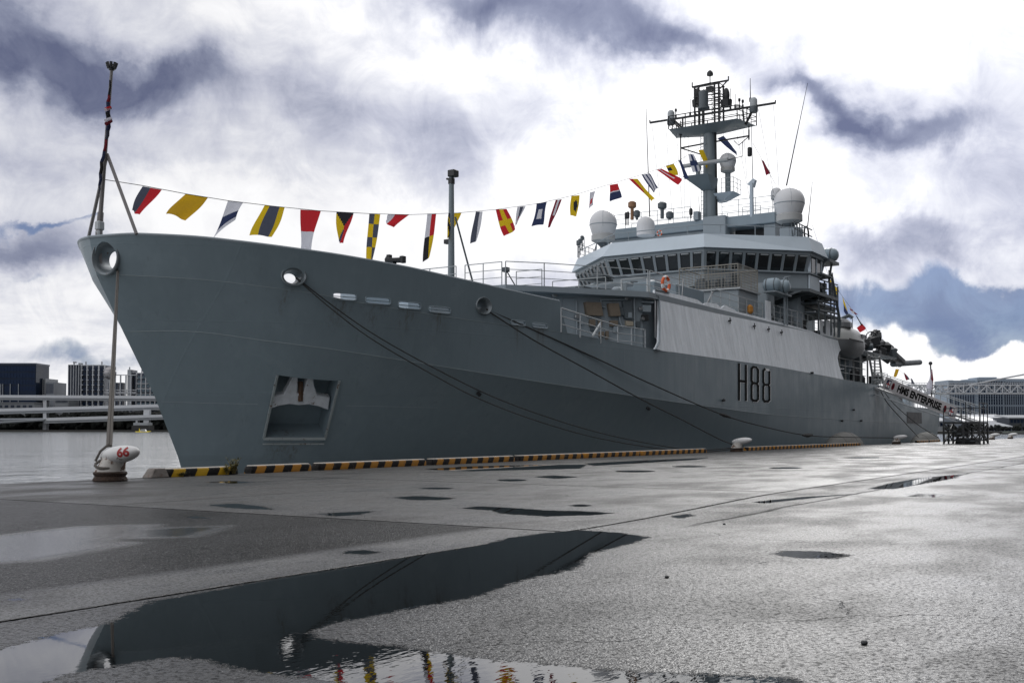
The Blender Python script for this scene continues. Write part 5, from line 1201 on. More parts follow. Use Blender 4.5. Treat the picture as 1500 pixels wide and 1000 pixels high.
# ------------------------------------------------------------------ quayside things
def bollard(x, y, rz, label, number=None, s=1.0):
    t_ = thing('bollard', (0, 0, 0), label, 'bollard', 'mooring bollards along the quay edge')
    bm_ = mat('bollard_base_rust', (.05,.032,.024), .9, rust=.15, var=.5, vscale=8, bump=.8, bscale=25)
    bw_m = mat('bollard_paint', (.66,.66,.66), .55, rust=.12, var=.10, vscale=7, bump=.15, streak=.08)
    m = MB(); m.lathe((0,0,0), [(.31,0),(.32,.02),(.31,.05),(.28,.09),(.30,.12),(.315,.15),(.29,.18)], 32); m.build('base', [bm_], t_, angle=40)
    m = MB(); ring = []
    for i, f in enumerate(np.linspace(0, 1, 9)):
        ring.append((Vector((.0, .02-.0*f, .16+.34*f)), lerp(.29, .20, f**.7), -.02*f))
    k = 24; vs = []
    for c_, r, _ in ring: vs += [c_+Vector((r*math.cos(a), (r*1.05)*math.sin(a)-.17*(c_.z-.16)/.34, 0)) for a in np.linspace(0, 2*math.pi, k+1)[:-1]]
    m.add(vs, [(i*k+j, i*k+(j+1) % k, (i+1)*k+(j+1) % k, (i+1)*k+j) for i in range(8) for j in range(k)]+[tuple(range(k-1,-1,-1)), tuple(range(8*k, 9*k))])
    m.build('neck', [mat('bollard_neck_paint', (.55,.53,.50), .65, rust=.42, var=.3, vscale=5, bump=.4)], t_, angle=50)
    q = Matrix.Rotation(R_(-7), 3, 'X'); hc = Vector((0, -.27, .51))
    m = MB(); vs0 = MB(); vs0.sphere((0,0,0), .23, .51, .17, nu=36, nv=20)
    vv = []
    for p in vs0.v:
        p = Vector(p); e_ = .8
        p = Vector((p.x, p.y, p.z*(1.0 if p.z < 0 else .92)))
        vv.append(hc+q@p)
    m.v = vv; m.f = vs0.f; m.m = vs0.m; hd = m.build('head', [bw_m], t_, angle=70)
    if number:
        tv, tf, asp = text_mesh(number, .035); m = MB()
        vs = []
        # number runs along the head's flank, facing the camera (-x side)
        Rl = Vector((.536,-.844,0)); Fl = Vector((.844,.536,0)); D_ = Vector((1/.23,1/.51,1/.17))
        for u, v in tv:
            o_ = Rl*(.17+(u-.5)*.25)+Vector((0,0,.01+(v-.5)*.185)); e0 = Vector(a*b for a, b in zip(o_, D_)); e1 = Vector(a*b for a, b in zip(Fl, D_))
            A_, B_, C_ = e1.dot(e1), e0.dot(e1), e0.dot(e0)-1; k_ = (-B_-math.sqrt(max(0, B_*B_-A_*C_)))/A_
            vs.append(hc+q@(o_+Fl*(k_-.004)))
        m.add(vs, tf); n_ = m.build('number', [mat('red_lettering', (.35,.03,.03), .6, var=.3)], t_)
    t_.location = (x, y, 0); t_.rotation_euler = (0, 0, rz); t_.scale = (s, s, s)
    return t_
b1 = at(146, 704, Z=0); bollard(b1.x+.1, 18.62, 0.0, 'big worn white bollard painted 66 with rusty base, left of the ship', '66', 1.06)
for px, py, lab in ((1079, 662, 'white bollard with red rusty base between two runs of striped kerb'), (1313, 652, 'white bollard in front of the two big round fenders'),
                    (1453, 643.5, 'dark far bollard standing just right of the gangway tower'), (1480, 642.5, 'farthest dark bollard by the open water at the right')):
    d = ray(px, py); bollard(d.x/d.y*18.62, 18.62, 0.0, lab, None, .98)
# kerbs
def kerb(x0, x1, stripe, mats, label, h=.19, w=.26, yk=19.1):
    t_ = None; n = max(2, round((x1-x0)/stripe)); m = MB()
    L_ = x1-x0; r = .07
    # profile along length with rounded ends; stripes are slanted bands painted on
    xs = sorted(set(list(np.linspace(0, L_, max(3, int(L_/.12)))) + [r*.3, r, L_-r, L_-r*.3]))
    def sec(x):
        e = min(x, L_-x); k = 1.0 if e > r else math.sqrt(max(0, 1-((r-e)/r)**2))*.45+.55
        hh = h*k; ww = w*(.8+.2*k)
        return [(-ww/2, 0), (-ww/2, hh-.045), (-ww/2+.045, hh), (ww/2-.045, hh), (ww/2, hh-.045), (ww/2, 0)]
    vs = []
    for x in xs: vs += [(x, y, z) for y, z in sec(x)]
    k = 6; m.add(vs, [(i*k+j, i*k+(j+1) % k, (i+1)*k+(j+1) % k, (i+1)*k+j) for i in range(len(xs)-1) for j in range(k)]+[tuple(range(k)), tuple(range(len(xs)*k-1, (len(xs)-1)*k-1, -1))])
    o = m.build('striped_kerb', [mats], None, angle=50); o.location = (x0, yk, 0)
    return tag(o, label, 'kerb', 'striped kerb blocks along the quay edge')
def stripemat(name, c1, period, edge=False):
    m = mat(name, c1, .6, var=.3, vscale=9, bump=.15); t = m.node_tree; b = t.nodes['Principled BSDF']
    pos = N(t, 'ShaderNodeNewGeometry').outputs['Position']; sp = N(t, 'ShaderNodeSeparateXYZ', {0: pos})
    v = M(t, 'ADD', sp.outputs[0], M(t, 'MULTIPLY', sp.outputs[2], -.55)); v = M(t, 'ADD', v, M(t, 'MULTIPLY', sp.outputs[1], .5))
    s_ = M(t, 'PINGPONG', v, period); k = SM(t, s_, period*.5-.008, period*.5+.008)
    l = b.inputs['Base Color'].links[0].from_socket; nz = N(t, 'ShaderNodeTexNoise', {'Vector': pos, 'Scale': 14.0, 'Detail': 6.0, 'Roughness': .7}).outputs[0]
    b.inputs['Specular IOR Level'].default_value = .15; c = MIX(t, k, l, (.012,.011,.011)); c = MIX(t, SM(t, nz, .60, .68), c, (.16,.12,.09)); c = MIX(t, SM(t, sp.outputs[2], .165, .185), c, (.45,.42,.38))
    t.links.new(c, b.inputs['Base Color']); return m
ksA = stripemat('kerb_stripes_lemon', (.48,.29,.02), .33); ksB = stripemat('kerb_stripes_amber', (.36,.165,.025), .30)
KL = [(248,351,'weathered yellow and black kerb block with weeds at its right end'), (368,458,'short amber and black kerb block, second from the left'), (466,628,'longest amber and black kerb block, third from the left'),
      (632,757,'amber and black kerb block, fourth from the left, mirrored in a puddle'), (760,857,'amber and black kerb block, fifth from the left'), (858,940,'amber and black kerb block, sixth from the left'), (941,1037,'amber and black kerb block just left of the second bollard')]
def ix(px): return at(px, 629+69*0+ (697-629)*1.0, Z=0)
def xk(px):
    d = ray(px, 650); tt = 18.97/d.y; return d.x*tt
for i, (a, b_, lab) in enumerate(KL): kerb(xk(a)+.02, xk(b_)-(.10 if i > 1 else .03), .6, ksA if i == 0 else ksB, lab)
e_ = [xk(v) for v in (1096,1135,1172,1205,1236,1262)]
for i, (a, b_) in enumerate(zip(e_[:-1], e_[1:])): kerb(a, b_-.25, .6, ksB, ['first','second','third','fourth','fifth'][i]+' striped kerb block right of the second bollard')
e_ = [xk(v) for v in (1345,1362,1378)]
for i, (a, b_) in enumerate(zip(e_[:-1], e_[1:])): kerb(a, b_-.25, .6, ksB, ['dark kerb block just right of the third bollard','dark kerb block at the foot of the gangway tower'][i])
m = MB(); xa, xb = xk(220)-0, xk(248); m.prism([(0,-.16),(xb-xa,-.16),(xb-xa,.14),(0,.14)], 0, .20, [(.13,-.12),(xb-xa-.08,-.12),(xb-xa-.08,.10),(.13,.10)])
o = m.build('stone_block', [mat('weathered_stone', (.20,.18,.165), .85, var=.4, vscale=9, rust=.2, bump=.6)], None, bevel=.015); o.location = (xa, 19.1, 0); tag(o, 'small weathered stone wedge at the left end of the striped kerbs', 'block')
# weeds at the kerb end
def weed(x, y, label, h, n, seed, flower=False):
    rs = random.Random(seed); t_ = thing('weed_plant', (x, y, 0), label, 'weed', 'weeds growing on the quay edge')
    st = MB(); lf = MB()
    for i in range(n):
        a = rs.random()*6.28; l = h*(.45+.55*rs.random()); d = Vector((math.cos(a), math.sin(a), 0)); b0 = Vector((x, y, .02))+d*.05*rs.random()
        pts = [b0, b0+d*l*.12+Vector((0,0,l*.5)), b0+d*l*.3+Vector((0,0,l*.92))]; st.tube(pts, [.005,.004,.002], 4)
        for k in range(7):
            f = .2+.8*rs.random(); c_ = pts[0].lerp(pts[1], min(1, f*2)) if f < .5 else pts[1].lerp(pts[2], f*2-1)
            b_ = rs.random()*6.28; e = Vector((math.cos(b_), math.sin(b_), .3+.5*rs.random()))*.055*(.6+rs.random()); s_ = e.cross(Vector((0,0,1))).normalized()*.012
            lf.add([c_, c_+e*.5+s_, c_+e, c_+e*.5-s_], [(0,1,2,3)])
    st.build('stem', [mat('weed_stem', (.16,.13,.05), .8)], t_); lf.build('leaves', [mat('weed_leaf', (.13,.12,.03), .7, var=.5, vscale=30)], t_); return t_
kx = xk(341); weed(kx, 18.93, 'ragged yellow green weed at the end of the weathered yellow kerb', .42, 34, 1)
weed(xk(265), 18.93, 'tiny green weed in front of the stone wedge end of the yellow kerb', .07, 14, 2); weed(xk(330), 18.9, 'short tuft beside the tall weed on the kerb', .22, 18, 8)
# fenders
def fender(px, label, rx, rz_):
    X_ = px; t_ = thing('fender', (X_, 20.33, ZW), label, 'fender', 'floating fenders between ship and quay')
    m = MB(); m.sphere((X_, 20.33, -.45), rx, 1.0, rz_, nu=40, nv=24); m.build('body', [rubber], t_, angle=60)
    m = MB()
    for f in (-.55, 0, .55): 
        c_ = math.sqrt(1-f*f); m.tube([(X_+rx*f, 20.33+1.0*c_*math.sin(a), -.45+rz_*c_*math.cos(a)) for a in np.linspace(0, 2*math.pi, 25)[:-1]], .025, 5, closed=True)
    m.build('chain_band', [rubber], t_); return t_
fx = at(1238, 641, Y=20.3).x; fender(fx, 'big dark rubber fender against the hull, the nearer and larger of two', 3.5, 1.33)
fx = at(1357, 641, Y=20.3).x; fender(fx, 'big dark rubber fender below the stern, the farther of two', 4.2, 1.28)
# rubbish and stones lying about
for i, (px, py, s_) in enumerate(((1266,943,.022),(977,846,.02),(1061,768,.02))):
    p = at(px, py, Z=0); m = MB(); m.sphere((0,0,s_*.4), s_, s_*.8, s_*.55, nu=8, nv=6); o = m.build('pebble', [black]); o.location = (p.x, p.y, 0)
    tag(o, ('black pebble alone on the wet ground at the lower right', 'small pebble at the edge of the big puddle', 'small dark pebble right of the tip of the big puddle')[i], 'stone')

# mooring lines
def sag(a, b_, s_, n=18): return [Vector(a).lerp(Vector(b_), i/n)-Vector((0,0,s_*4*(i/n)*(1-i/n))) for i in range(n+1)]
bx, by = b1.x+.1, 18.62
h1 = leads[0][0]; 
ha = at(173, 391, Y=h1.y+.1)
for k, dx in enumerate((-.035, .035)):
    line_thing('mooring_line', sag(ha+Vector((dx*.6,0,.0)), (bx-.02+dx, by+.02, .70), .05), [.026]*8+[.029]*6+[.033]*5, ropeb, ['left strand of the grey bow line running down to the bollard marked 66', 'right strand of the grey bow line running down to the bollard marked 66'][k], 'rope', 'mooring lines')
m = MB(); m.tube([(bx+.30*math.cos(a), by+.0+.26*math.sin(a), .36+.10*math.sin(a+1)) for a in np.linspace(0, 6.28, 20)[:-1]], .03, 6, closed=True); m.tube([(bx-.28,by+.1,.40),(bx-.2,by+.05,.60),(bx-.02,by+.02,.74)], .025, 6)
o = m.build('mooring_eye', [ropeb]); tag(o, 'grey rope eye looped round the neck of the bollard marked 66', 'rope', 'mooring lines')
def px_line(pts, Ys, r, label, m_=rope):
    w = [at(x, y, Y=Yv) for (x, y), Yv in zip(pts, Ys)]
    # smooth
    out_ = []
    P_ = [w[0]]+w+[w[-1]]
    for i in range(1, len(P_)-2):
        for k in range(6):
            t_ = k/6; a, b_, c_, d_ = P_[i-1], P_[i], P_[i+1], P_[i+2]
            out_.append(.5*((2*b_)+(c_-a)*t_+(2*a-5*b_+4*c_-d_)*t_*t_+(3*b_-a-3*c_+d_)*t_**3))
    out_.append(w[-1]); return line_thing('mooring_line', out_, r, m_, label, 'rope', 'mooring lines')
yl = leads[1][0].y; y3 = leads[2][0].y
def Yr(n, a, b_): return list(np.linspace(a, b_, n))
A = [(433,406),(500,457),(560,497),(640,541),(720,580),(800,610),(880,634),(960,651),(1020,659),(1079,655)]
px_line(A, Yr(10, yl, 18.7), .022, 'upper of two black lines from the second fairlead to the second bollard')
px_line([(433,407),(490,456),(550,500),(640,552),(700,583),(780,614),(870,640),(960,656),(1020,662),(1077,657)], Yr(10, yl, 18.6), .022, 'lower of two black lines from the second fairlead to the second bollard')
px_line([(713,454),(780,497),(860,541),(940,585),(1000,615),(1050,641),(1079,653)], Yr(7, y3, 18.7), .028, 'steeper black line from the third fairlead down to the second bollard')
px_line([(713,453),(790,487),(870,523),(950,560.5),(1055,606),(1120,625),(1183,637.5),(1240,640),(1313,641)], Yr(9, y3, 18.75), .030, 'long black line from the third fairlead past the hull number to the third bollard')
p = at(1060, 607.5, Y=19.9); m = MB(); m.tube([p+Vector((-.5,0,.05)), p+Vector((.1,0,-.02)), p+Vector((.9,0,-.12))], [.05,.09,.05], 6); o = m.build('rope_splice', [rope]); tag(o, 'dark splice in the long line below the hull number', 'rope', 'mooring lines')
p = at(1183, 637.5, Y=19.3); m = MB(); m.tube([p+Vector((-.9,0,.02)), p, p+Vector((.9,0,.03))], [.05,.13,.05], 6); o = m.build('rope_splice', [rope]); tag(o, 'dark splice in the long line in front of the nearer round fender', 'rope', 'mooring lines')
px_line([(1287,566),(1300,590),(1325,618),(1345,640)], [21.3,21.1,20.5,18.8], .035, 'black stern line crossing the hull below the gangway')
px_line([(1290,566),(1310,592),(1345,622),(1375,641)], [21.3,21.1,20.5,18.8], .03, 'thinner black stern line crossing the hull below the gangway')

# ------------------------------------------------------------------ gangway with the ship's name board
ga = Vector((86.3, 21.5, 4.30)); 
gb = at(1432, 618, X=84.6)
gt = thing('gangway', ga, 'grey gangway with a white lettered name board sloping from deck to quay', 'gangway')
gd = (gb-ga); gx_ = Vector((-gd.y, gd.x, 0)).normalized()
if gx_.x > 0: gx_ = -gx_
m = MB(); w_ = .55
for s_ in (-w_, w_): m.tube([ga+gx_*s_, gb+gx_*s_], .10, 4)
m.slab([ga-gx_*w_, ga+gx_*w_, gb+gx_*w_, gb-gx_*w_], Vector((0,0,1)), .05)
m.build('walkway', [mat('gangway_aluminium', (.38,.39,.40), .45, metal=.3)], gt)
m = MB()
for s_ in (-w_, w_):
    for i in range(9): p = ga.lerp(gb, i/8)+gx_*s_; m.tube([p, p+Vector((0,0,1.15))], .03, 5)
    for h in (1.15, .6): m.tube([ga+gx_*s_+Vector((0,0,h)), gb+gx_*s_+Vector((0,0,h))], .03, 5)
m.build('hand_rail', [railm], gt)
pl = ga+gx_*(w_+.05); nrm = Vector((gx_.x, gx_.y, 0)); 
bq = [atp(x, y, pl, nrm) for x, y in ((1298,551.5),(1403,597),(1399,614.5),(1291.5,568.5))]   # TL TR BR BL
m = MB(); m.slab(bq, nrm, .02); bd = m.build('name_board', [mat('board_white', (.55,.53,.54), .6)], gt)
def bmap(u, v, off=.03): return bq[0].lerp(bq[1], u).lerp(bq[3].lerp(bq[2], u), 1-v)+nrm*off
tv, tf, asp = text_mesh('HMS ENTERPRISE', .05); m = MB(); m.add([bmap(.20+.60*u, .20+.62*v) for u, v in tv], tf); m.build('lettering', [blackp], bd)
for u0 in (.135, .85):
    m = MB(); n_ = 16; c_ = bmap(u0, .5, .034); ring = [bmap(u0+.020*math.cos(a), .5+.30*math.sin(a), .034) for a in np.linspace(0, 6.283, n_+1)[:-1]]; m.add([c_]+ring, [(0, 1+i, 1+(i+1) % n_) for i in range(n_)]); m.build('poppy_badge', [flagmat('m')], bd)
    m = MB(); ring = [bmap(u0+.007*math.cos(a), .5+.11*math.sin(a), .04) for a in np.linspace(0, 6.283, 9)[:-1]]; m.add(ring, [tuple(range(8))]); m.build('badge_centre', [blackp], bd)
for u0, u1 in ((.035, .095), (.905, .965)):
    def qd(a, b_, c_, d_, off): return [bmap(lerp(u0,u1,a), c_, off), bmap(lerp(u0,u1,b_), c_, off), bmap(lerp(u0,u1,b_), d_, off), bmap(lerp(u0,u1,a), d_, off)]
    m = MB(); m.add(qd(0,1,.16,.86,.033), [(0,1,2,3)]); m.build('badge_border', [flagmat('b')], bd)
    m = MB(); m.add(qd(.1,.9,.24,.78,.036), [(0,1,2,3)]); m.build('badge_field', [whitep], bd)
    m = MB(); m.add(qd(.44,.56,.24,.78,.039)+qd(.1,.9,.46,.56,.0392), [(0,1,2,3),(4,5,6,7)]); m.build('badge_cross', [flagmat('r')], bd)
    m = MB(); m.add(qd(.1,.42,.58,.78,.0395), [(0,1,2,3)]); m.build('badge_canton', [flagmat('b')], bd)
m = MB(); m.tube([bmap(1.0,.8), bmap(1.04,.95), bmap(1.06,.5), bmap(1.03,0)], .03, 5); m.tube([ga+gx_*w_+Vector((0,0,-.5)), gb+gx_*w_+Vector((0,0,-.4))], .05, 5); m.build('side_truss', [railm], gt)
# dark landing tower
tt_ = thing('access_tower', (84.8, 14.6, 0), 'black steel access tower on the quay carrying the foot of the gangway', 'scaffold tower')
tx0, tx1, ty0, ty1 = 83.0, 86.4, 13.5, 15.9
zt_ = 1.45
m = MB(); m.box(tx0, tx1, ty0, ty1, zt_, zt_+.14); m.build('deck', [black], tt_)
for x in (tx0, (tx0+tx1)/2, tx1):
    for y in (ty0, (ty0*.55+ty1*.45), ty1): m = MB(); m.tube([(x,y,0),(x,y,zt_)], .09, 4); m.build('leg', [black], tt_)
m = MB()
for x in (tx0, tx1):
    ys_ = [ty0, ty0*.55+ty1*.45, ty1]
    for a, b_ in zip(ys_[:-1], ys_[1:]): m.tube([(x,a,.1),(x,b_,zt_)], .055, 4); m.tube([(x,b_,.1),(x,a,zt_)], .055, 4)
    m.tube([(x,ty0,.25),(x,ty1,.25)], .06, 4); m.tube([(x,ty0,.8),(x,ty1,.8)], .04, 4)
for y in (ty0, ty1): m.tube([(tx0,y,.1),(tx1,y,zt_)], .05, 4); m.tube([(tx1,y,.1),(tx0,y,zt_)], .05, 4)
m.build('bracing', [black], tt_)
m = MB()
for x in (tx0, (tx0+tx1)/2, tx1):
    for y in (ty0, ty0+.9): m.tube([(x,y,zt_),(x,y,zt_+1.5)], .045, 4)
m.tube([(tx0,ty0,zt_+1.1),(tx1,ty0,zt_+1.1)], .04, 4); m.tube([(tx0,ty0,zt_+1.48),(tx1,ty0,zt_+1.48)], .04, 4); m.tube([(tx0,ty0,zt_+1.1),(tx0,ty1,zt_+1.1)], .035, 4); m.tube([(tx0,ty0+.9,zt_+.55),(tx0,ty1,zt_+.55)], .03, 4)
for y in (ty1, (ty0+ty1)/2): m.tube([(tx0,y,zt_),(tx0,y,zt_+1.1)], .04, 4)
m.build('tower_rail', [black], tt_)
m = MB()
for i in range(7): m.box(tx0-.4-i*.0, tx0-.02, ty0+.3+i*.30, ty0+.58+i*.30, .2+i*.17, .24+i*.17)
m.build('stair_tread', [dgrey], tt_)
m = MB(); m.box(84.3,85.9,14.0,15.3,.0,.45); m.rbox((84.0,14.9,.75),(.7,.9,.5),.3); m.tube([(84.1,15.3,0),(83.9,15.0,1.3)],.07,5); m.build('ballast_crate', [black], tt_, bevel=.03)

# ------------------------------------------------------------------ far shore
Fh = Vector((math.cos(YAW), math.sin(YAW), 0)); C0 = Vector((0,0,0))
def fp(px, Z_, z, dz=0): x = (px-750)/FPX*Z_; return C0+Fh*(Z_+dz)+rt*x+Vector((0,0,z))
def zf(py, Z_): return HCAM+(HORIZ-py)/FPX*Z_
def fbox(m, px0, px1, z0, z1, Z_, depth, dz=0):
    a, b_ = fp(px0, Z_, z0, dz), fp(px1, Z_, z0, dz); c_, d_ = b_+Fh*depth, a+Fh*depth; h = Vector((0,0,z1-z0))
    return m.hexa([a,b_,c_,d_,a+h,b_+h,c_+h,d_+h])
shore_dark = mat('shore_trees', (.016,.019,.017), .95, var=.5, vscale=.05)
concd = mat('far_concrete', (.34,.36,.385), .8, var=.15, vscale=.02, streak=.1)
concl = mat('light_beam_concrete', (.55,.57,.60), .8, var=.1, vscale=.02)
bglass = mat('blue_glass', (.012,.022,.045), .18, var=.5, vscale=.04)
bglass.node_tree.nodes['Principled BSDF'].inputs['Specular IOR Level'].default_value = .12
bglass2 = mat('deep_blue_cladding', (.022,.035,.065), .35, var=.4, vscale=.03)
ZL, ZRt = 1300., 640.
m = MB()
m.hexa([fp(-400,ZL,ZW), fp(560,ZL,ZW), fp(560,ZL+900,ZW), fp(-500,ZL+900,ZW), fp(-400,ZL,ZW+2.4), fp(560,ZL,ZW+2.4), fp(560,ZL+900,ZW+2.4), fp(-500,ZL+900,ZW+2.4)])
o = m.build('far_shore', [mat('shore_ground', (.05,.05,.048), .9, var=.3, vscale=.05)]); o['kind'] = 'structure'
m = MB(); m.hexa([fp(1320,ZRt,ZW), fp(2300,ZRt,ZW), fp(2300,ZRt+900,ZW), fp(1320,ZRt+900,ZW), fp(1320,ZRt,ZW+1.6), fp(2300,ZRt,ZW+1.6), fp(2300,ZRt+900,ZW+1.6), fp(1320,ZRt+900,ZW+1.6)])
o = m.build('right_shore', [MATS['shore_ground']]); o['kind'] = 'structure'
# wooded bank under the highways: one mass
rs = random.Random(4)
def bank(px0, px1, Z_, hmin, hmax, n, name='shore_thicket'):
    m = MB()
    for i in range(n):
        px = lerp(px0, px1, rs.random()); h = lerp(hmin, hmax, rs.random()); c_ = fp(px, Z_+rs.random()*40, .5); w = h*(.6+.5*rs.random())
        for k in range(9):
            a = rs.random()*6.28; q = c_+Vector((math.cos(a)*w*.7*rs.random(), math.sin(a)*w*.7*rs.random(), h*(.2+.75*rs.random()))); s_ = h*.28*(.6+rs.random()*.7)
            m.sphere(q, s_, s_, s_*.8, Matrix.Rotation(rs.random()*3, 3, 'X'), 7, 5)
    vs = [Vector(v)+Vector((rs.random()-.5, rs.random()-.5, rs.random()-.5))*hmax*.12 for v in m.v]; m.v = vs
    o = m.build(name, [shore_dark], angle=5); return tag(o, 'dark low wood along the far waterside under the raised roads', 'trees', kind='stuff')
bank(-40, 330, ZL+75, 12, 21, 420)
o = bank(1385, 1560, ZRt+6, 1.5, 4, 70, 'shore_shrubs'); o['label'] = 'low dark shrubs along the far waterside at the right'
# raised roads
def viaduct(px0, y0a, y0b, px1, y1a, y1b, Z_, label, w=14, piers=(), m_=None, pz=0):
    t_ = thing('raised_road', fp((px0+px1)/2, Z_, 0), label, 'viaduct', 'raised roads on the far shore')
    m = MB(); a, b_ = fp(px0, Z_, zf(y0b, Z_)), fp(px1, Z_, zf(y1b, Z_)); a2, b2 = fp(px0, Z_, zf(y0a, Z_)), fp(px1, Z_, zf(y1a, Z_)); d = Fh*w
    ml = a.lerp(a2, .45), b_.lerp(b2, .45)
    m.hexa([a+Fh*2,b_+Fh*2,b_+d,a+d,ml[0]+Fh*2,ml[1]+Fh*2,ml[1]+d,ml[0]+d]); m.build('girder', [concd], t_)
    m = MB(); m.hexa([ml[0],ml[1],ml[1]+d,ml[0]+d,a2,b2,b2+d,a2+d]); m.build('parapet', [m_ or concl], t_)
    for px, py0, wd in piers:
        m = MB(); fbox(m, px-wd/2, px+wd/2, 0, zf(py0, Z_), Z_, 8, 3); m.build('pier', [concl], t_)
    return t_
viaduct(-60,578,585,330,580,588, ZL+60, 'uppermost pale raised road crossing in front of the far buildings', piers=[(64,585,5),(-20,585,6)])
viaduct(-60,600,608,330,589,597, ZL+30, 'middle raised road, rising to the right on the far shore', piers=[(64,603,5),(-20,604,6)])
viaduct(64,612,620,330,604,611, ZL+10, 'lowest raised road starting at the pier left of the bow rope', piers=[(213,600,8),(199,608,3)])
viaduct(-60,613,617,66,612,616, ZL+20, 'low dark raised road at the far left above the waterline', m_=concd); viaduct(-60,621,624,66,613,616, ZL+8, 'sloping slip road at the far left above the waterline', m_=concd)
m = MB(); 
bx_ = thing('bridge_pier_base', fp(205, ZL-30, ZW), 'black pier base standing in the water behind the yellow boat', 'pier'); fbox(m, 193, 218, ZW-1, 6, ZL-35, 20); m.build('block', [mat('dark_pier', (.03,.03,.03), .8)], bx_); m = MB(); fbox(m, 195.5, 216, 6, 9, ZL-34, 18); m.build('cap', [concd], bx_)
# buildings
def windows(t_, px0, px1, y0, y1, nx_, ny_, Z_, m_, fx_=.6, fy=.6, off=-.25):
    """separate panes sharing one mesh"""
    dx = (px1-px0)/nx_; dy = (y1-y0)/ny_; w = dx*fx_/FPX*Z_; h = dy*fy/FPX*Z_
    me = bpy.data.meshes.new('window'); k = MB(); o0 = ORG[t_.name]
    a = -rt*w/2; b_ = rt*w/2; hz = Vector((0,0,h/2)); dd = Fh*.3
    k.hexa([a-hz, b_-hz, b_-hz+dd, a-hz+dd, a+hz, b_+hz, b_+hz+dd, a+hz+dd]); me.from_pydata([tuple(v) for v in k.v], [], k.f); me.materials.append(m_)
    for i in range(nx_):
        for j in range(ny_):
            o = bpy.data.objects.new('window', me); col.objects.link(o); o.parent = t_
            o.location = fp(px0+(i+.5)*dx, Z_, zf(y0+(j+.5)*dy, Z_), off)-o0
def tower(px0, px1, ytop, Z_, m_, label, depth=40, cat='building', group='buildings beyond the water'):
    t_ = thing('office_building', fp((px0+px1)/2, Z_, 0), label, cat, group); m = MB(); fbox(m, px0, px1, 0, zf(ytop, Z_), Z_, depth); m.build('wall', [m_], t_); return t_
Zb = 1420.
t_ = tower(-60, 52, 532.5, Zb, bglass, 'broad dark blue glass office block at the left edge'); m = MB(); fbox(m, -60, 52.5, zf(534,Zb), zf(531.5,Zb), Zb, 42, -1); m.build('roof_edge', [bglass2], t_); windows(t_, -58, 51, 535, 574, 24, 4, Zb, mat('glass_band', (.010,.022,.055), .3, spec=.12), .9, .72)
m = MB()
for px in (1, 4, 15, 27): fbox(m, px, px+.7, 0, zf(562, Zb), Zb, 1, -2)
m.build('mullion', [concd], t_)
t_ = tower(53, 66, 554, Zb+20, concd, 'small grey block beside the dark glass office'); windows(t_, 54, 65, 556, 577, 4, 7, Zb+20, bglass, .5, .5); 
t_ = tower(66.5, 78.5, 559.5, Zb+10, mat('striped_facade', (.22,.24,.27), .6), 'small dark block with upright white stripes beside the grey one'); windows(t_, 67, 78, 561, 577, 6, 1, Zb+10, bglass2, .6, .9)
# lattice building with the ball
lt = thing('lattice_building', fp(165, Zb, 0), 'white lattice office building with a metal ball, seen left of the bow', 'building', 'buildings beyond the water')
m = MB(); fbox(m, 99, 118, 0, zf(534,Zb), Zb+3, 45); fbox(m, 118, 153, 0, zf(534,Zb), Zb+8, 40); m.build('wall', [bglass2], lt)
m = MB(); fbox(m, 196, 248, 0, zf(545,Zb), Zb+10, 35); fbox(m, 186, 193, 0, zf(541,Zb), Zb+6, 20); m.build('wall', [bglass2], lt)
def lattice(px0, px1, y0, y1, nx_, ny_, off=0, w=1.0):
    m = MB()
    for i in range(nx_+1): px = lerp(px0, px1, i/nx_); fbox(m, px-.55*w, px+.55*w, 0 if y1 > 600 else zf(y1,Zb), zf(y0,Zb), Zb, 3, off)
    for j in range(ny_+1): y = lerp(y0, y1, j/ny_); fbox(m, px0, px1, zf(y+.55*w,Zb), zf(y-.55*w,Zb), Zb, 2.4, off+.3)
    m.build('lattice_frame', [concl], lt)
lattice(118, 152, 534.5, 600, 4, 9); lattice(199, 240, 546, 600, 6, 7); 
lattice(152, 199, 549, 600, 6, 2); lattice(152, 199, 571, 576, 3, 1, .8)
lattice(99, 118, 534, 600, 5, 1, 0, .5)
for px in (188.5, 160.5, 176.5, 170): m = MB(); fbox(m, px-2.2, px+2.2, 0, zf(541 if px > 180 else 560,Zb), Zb+2, 10); m.build('column', [bglass2 if px < 180 else concd], lt)
windows(lt, 119, 152, 537, 595, 4, 8, Zb, bglass, .55, .55, -.1); windows(lt, 200, 239, 549, 595, 6, 7, Zb, mat('teal_glass', (.06,.10,.13), .2), .6, .6, -.1)
c_ = fp(161.5, Zb, zf(546.5, Zb), -3); m = MB(); m.sphere(c_, 9.2/FPX*Zb, nu=28, nv=16); bl_ = m.build('ball', [mat('ball_metal', (.32,.31,.32), .3, metal=.5, var=.15, vscale=.1)], lt, angle=60)
m = MB()
for f in (-.45, 0, .45): r_ = 9.25/FPX*Zb; m.tube([c_+Vector((r_*math.sqrt(1-f*f)*math.cos(a), r_*math.sqrt(1-f*f)*math.sin(a), r_*f)) for a in np.linspace(0,6.283,33)[:-1]], .35, 5, closed=True)
m.build('ball_band', [concd], bl_)
m = MB()
for px, y0, y1 in ((105,534,530),(113,534,531),(122.5,534,529),(146,534,529),(187,541,537),(205,546,541),(215,546,543)): fbox(m, px-.4, px+.4, zf(y0,Zb), zf(y1,Zb), Zb, 3, 4)
fbox(m, 104,107, zf(531,Zb), zf(529,Zb), Zb, 6, 4); fbox(m, 112,115.5, zf(534,Zb), zf(531,Zb), Zb, 8, 4); m.build('roof_mast', [concd], lt)
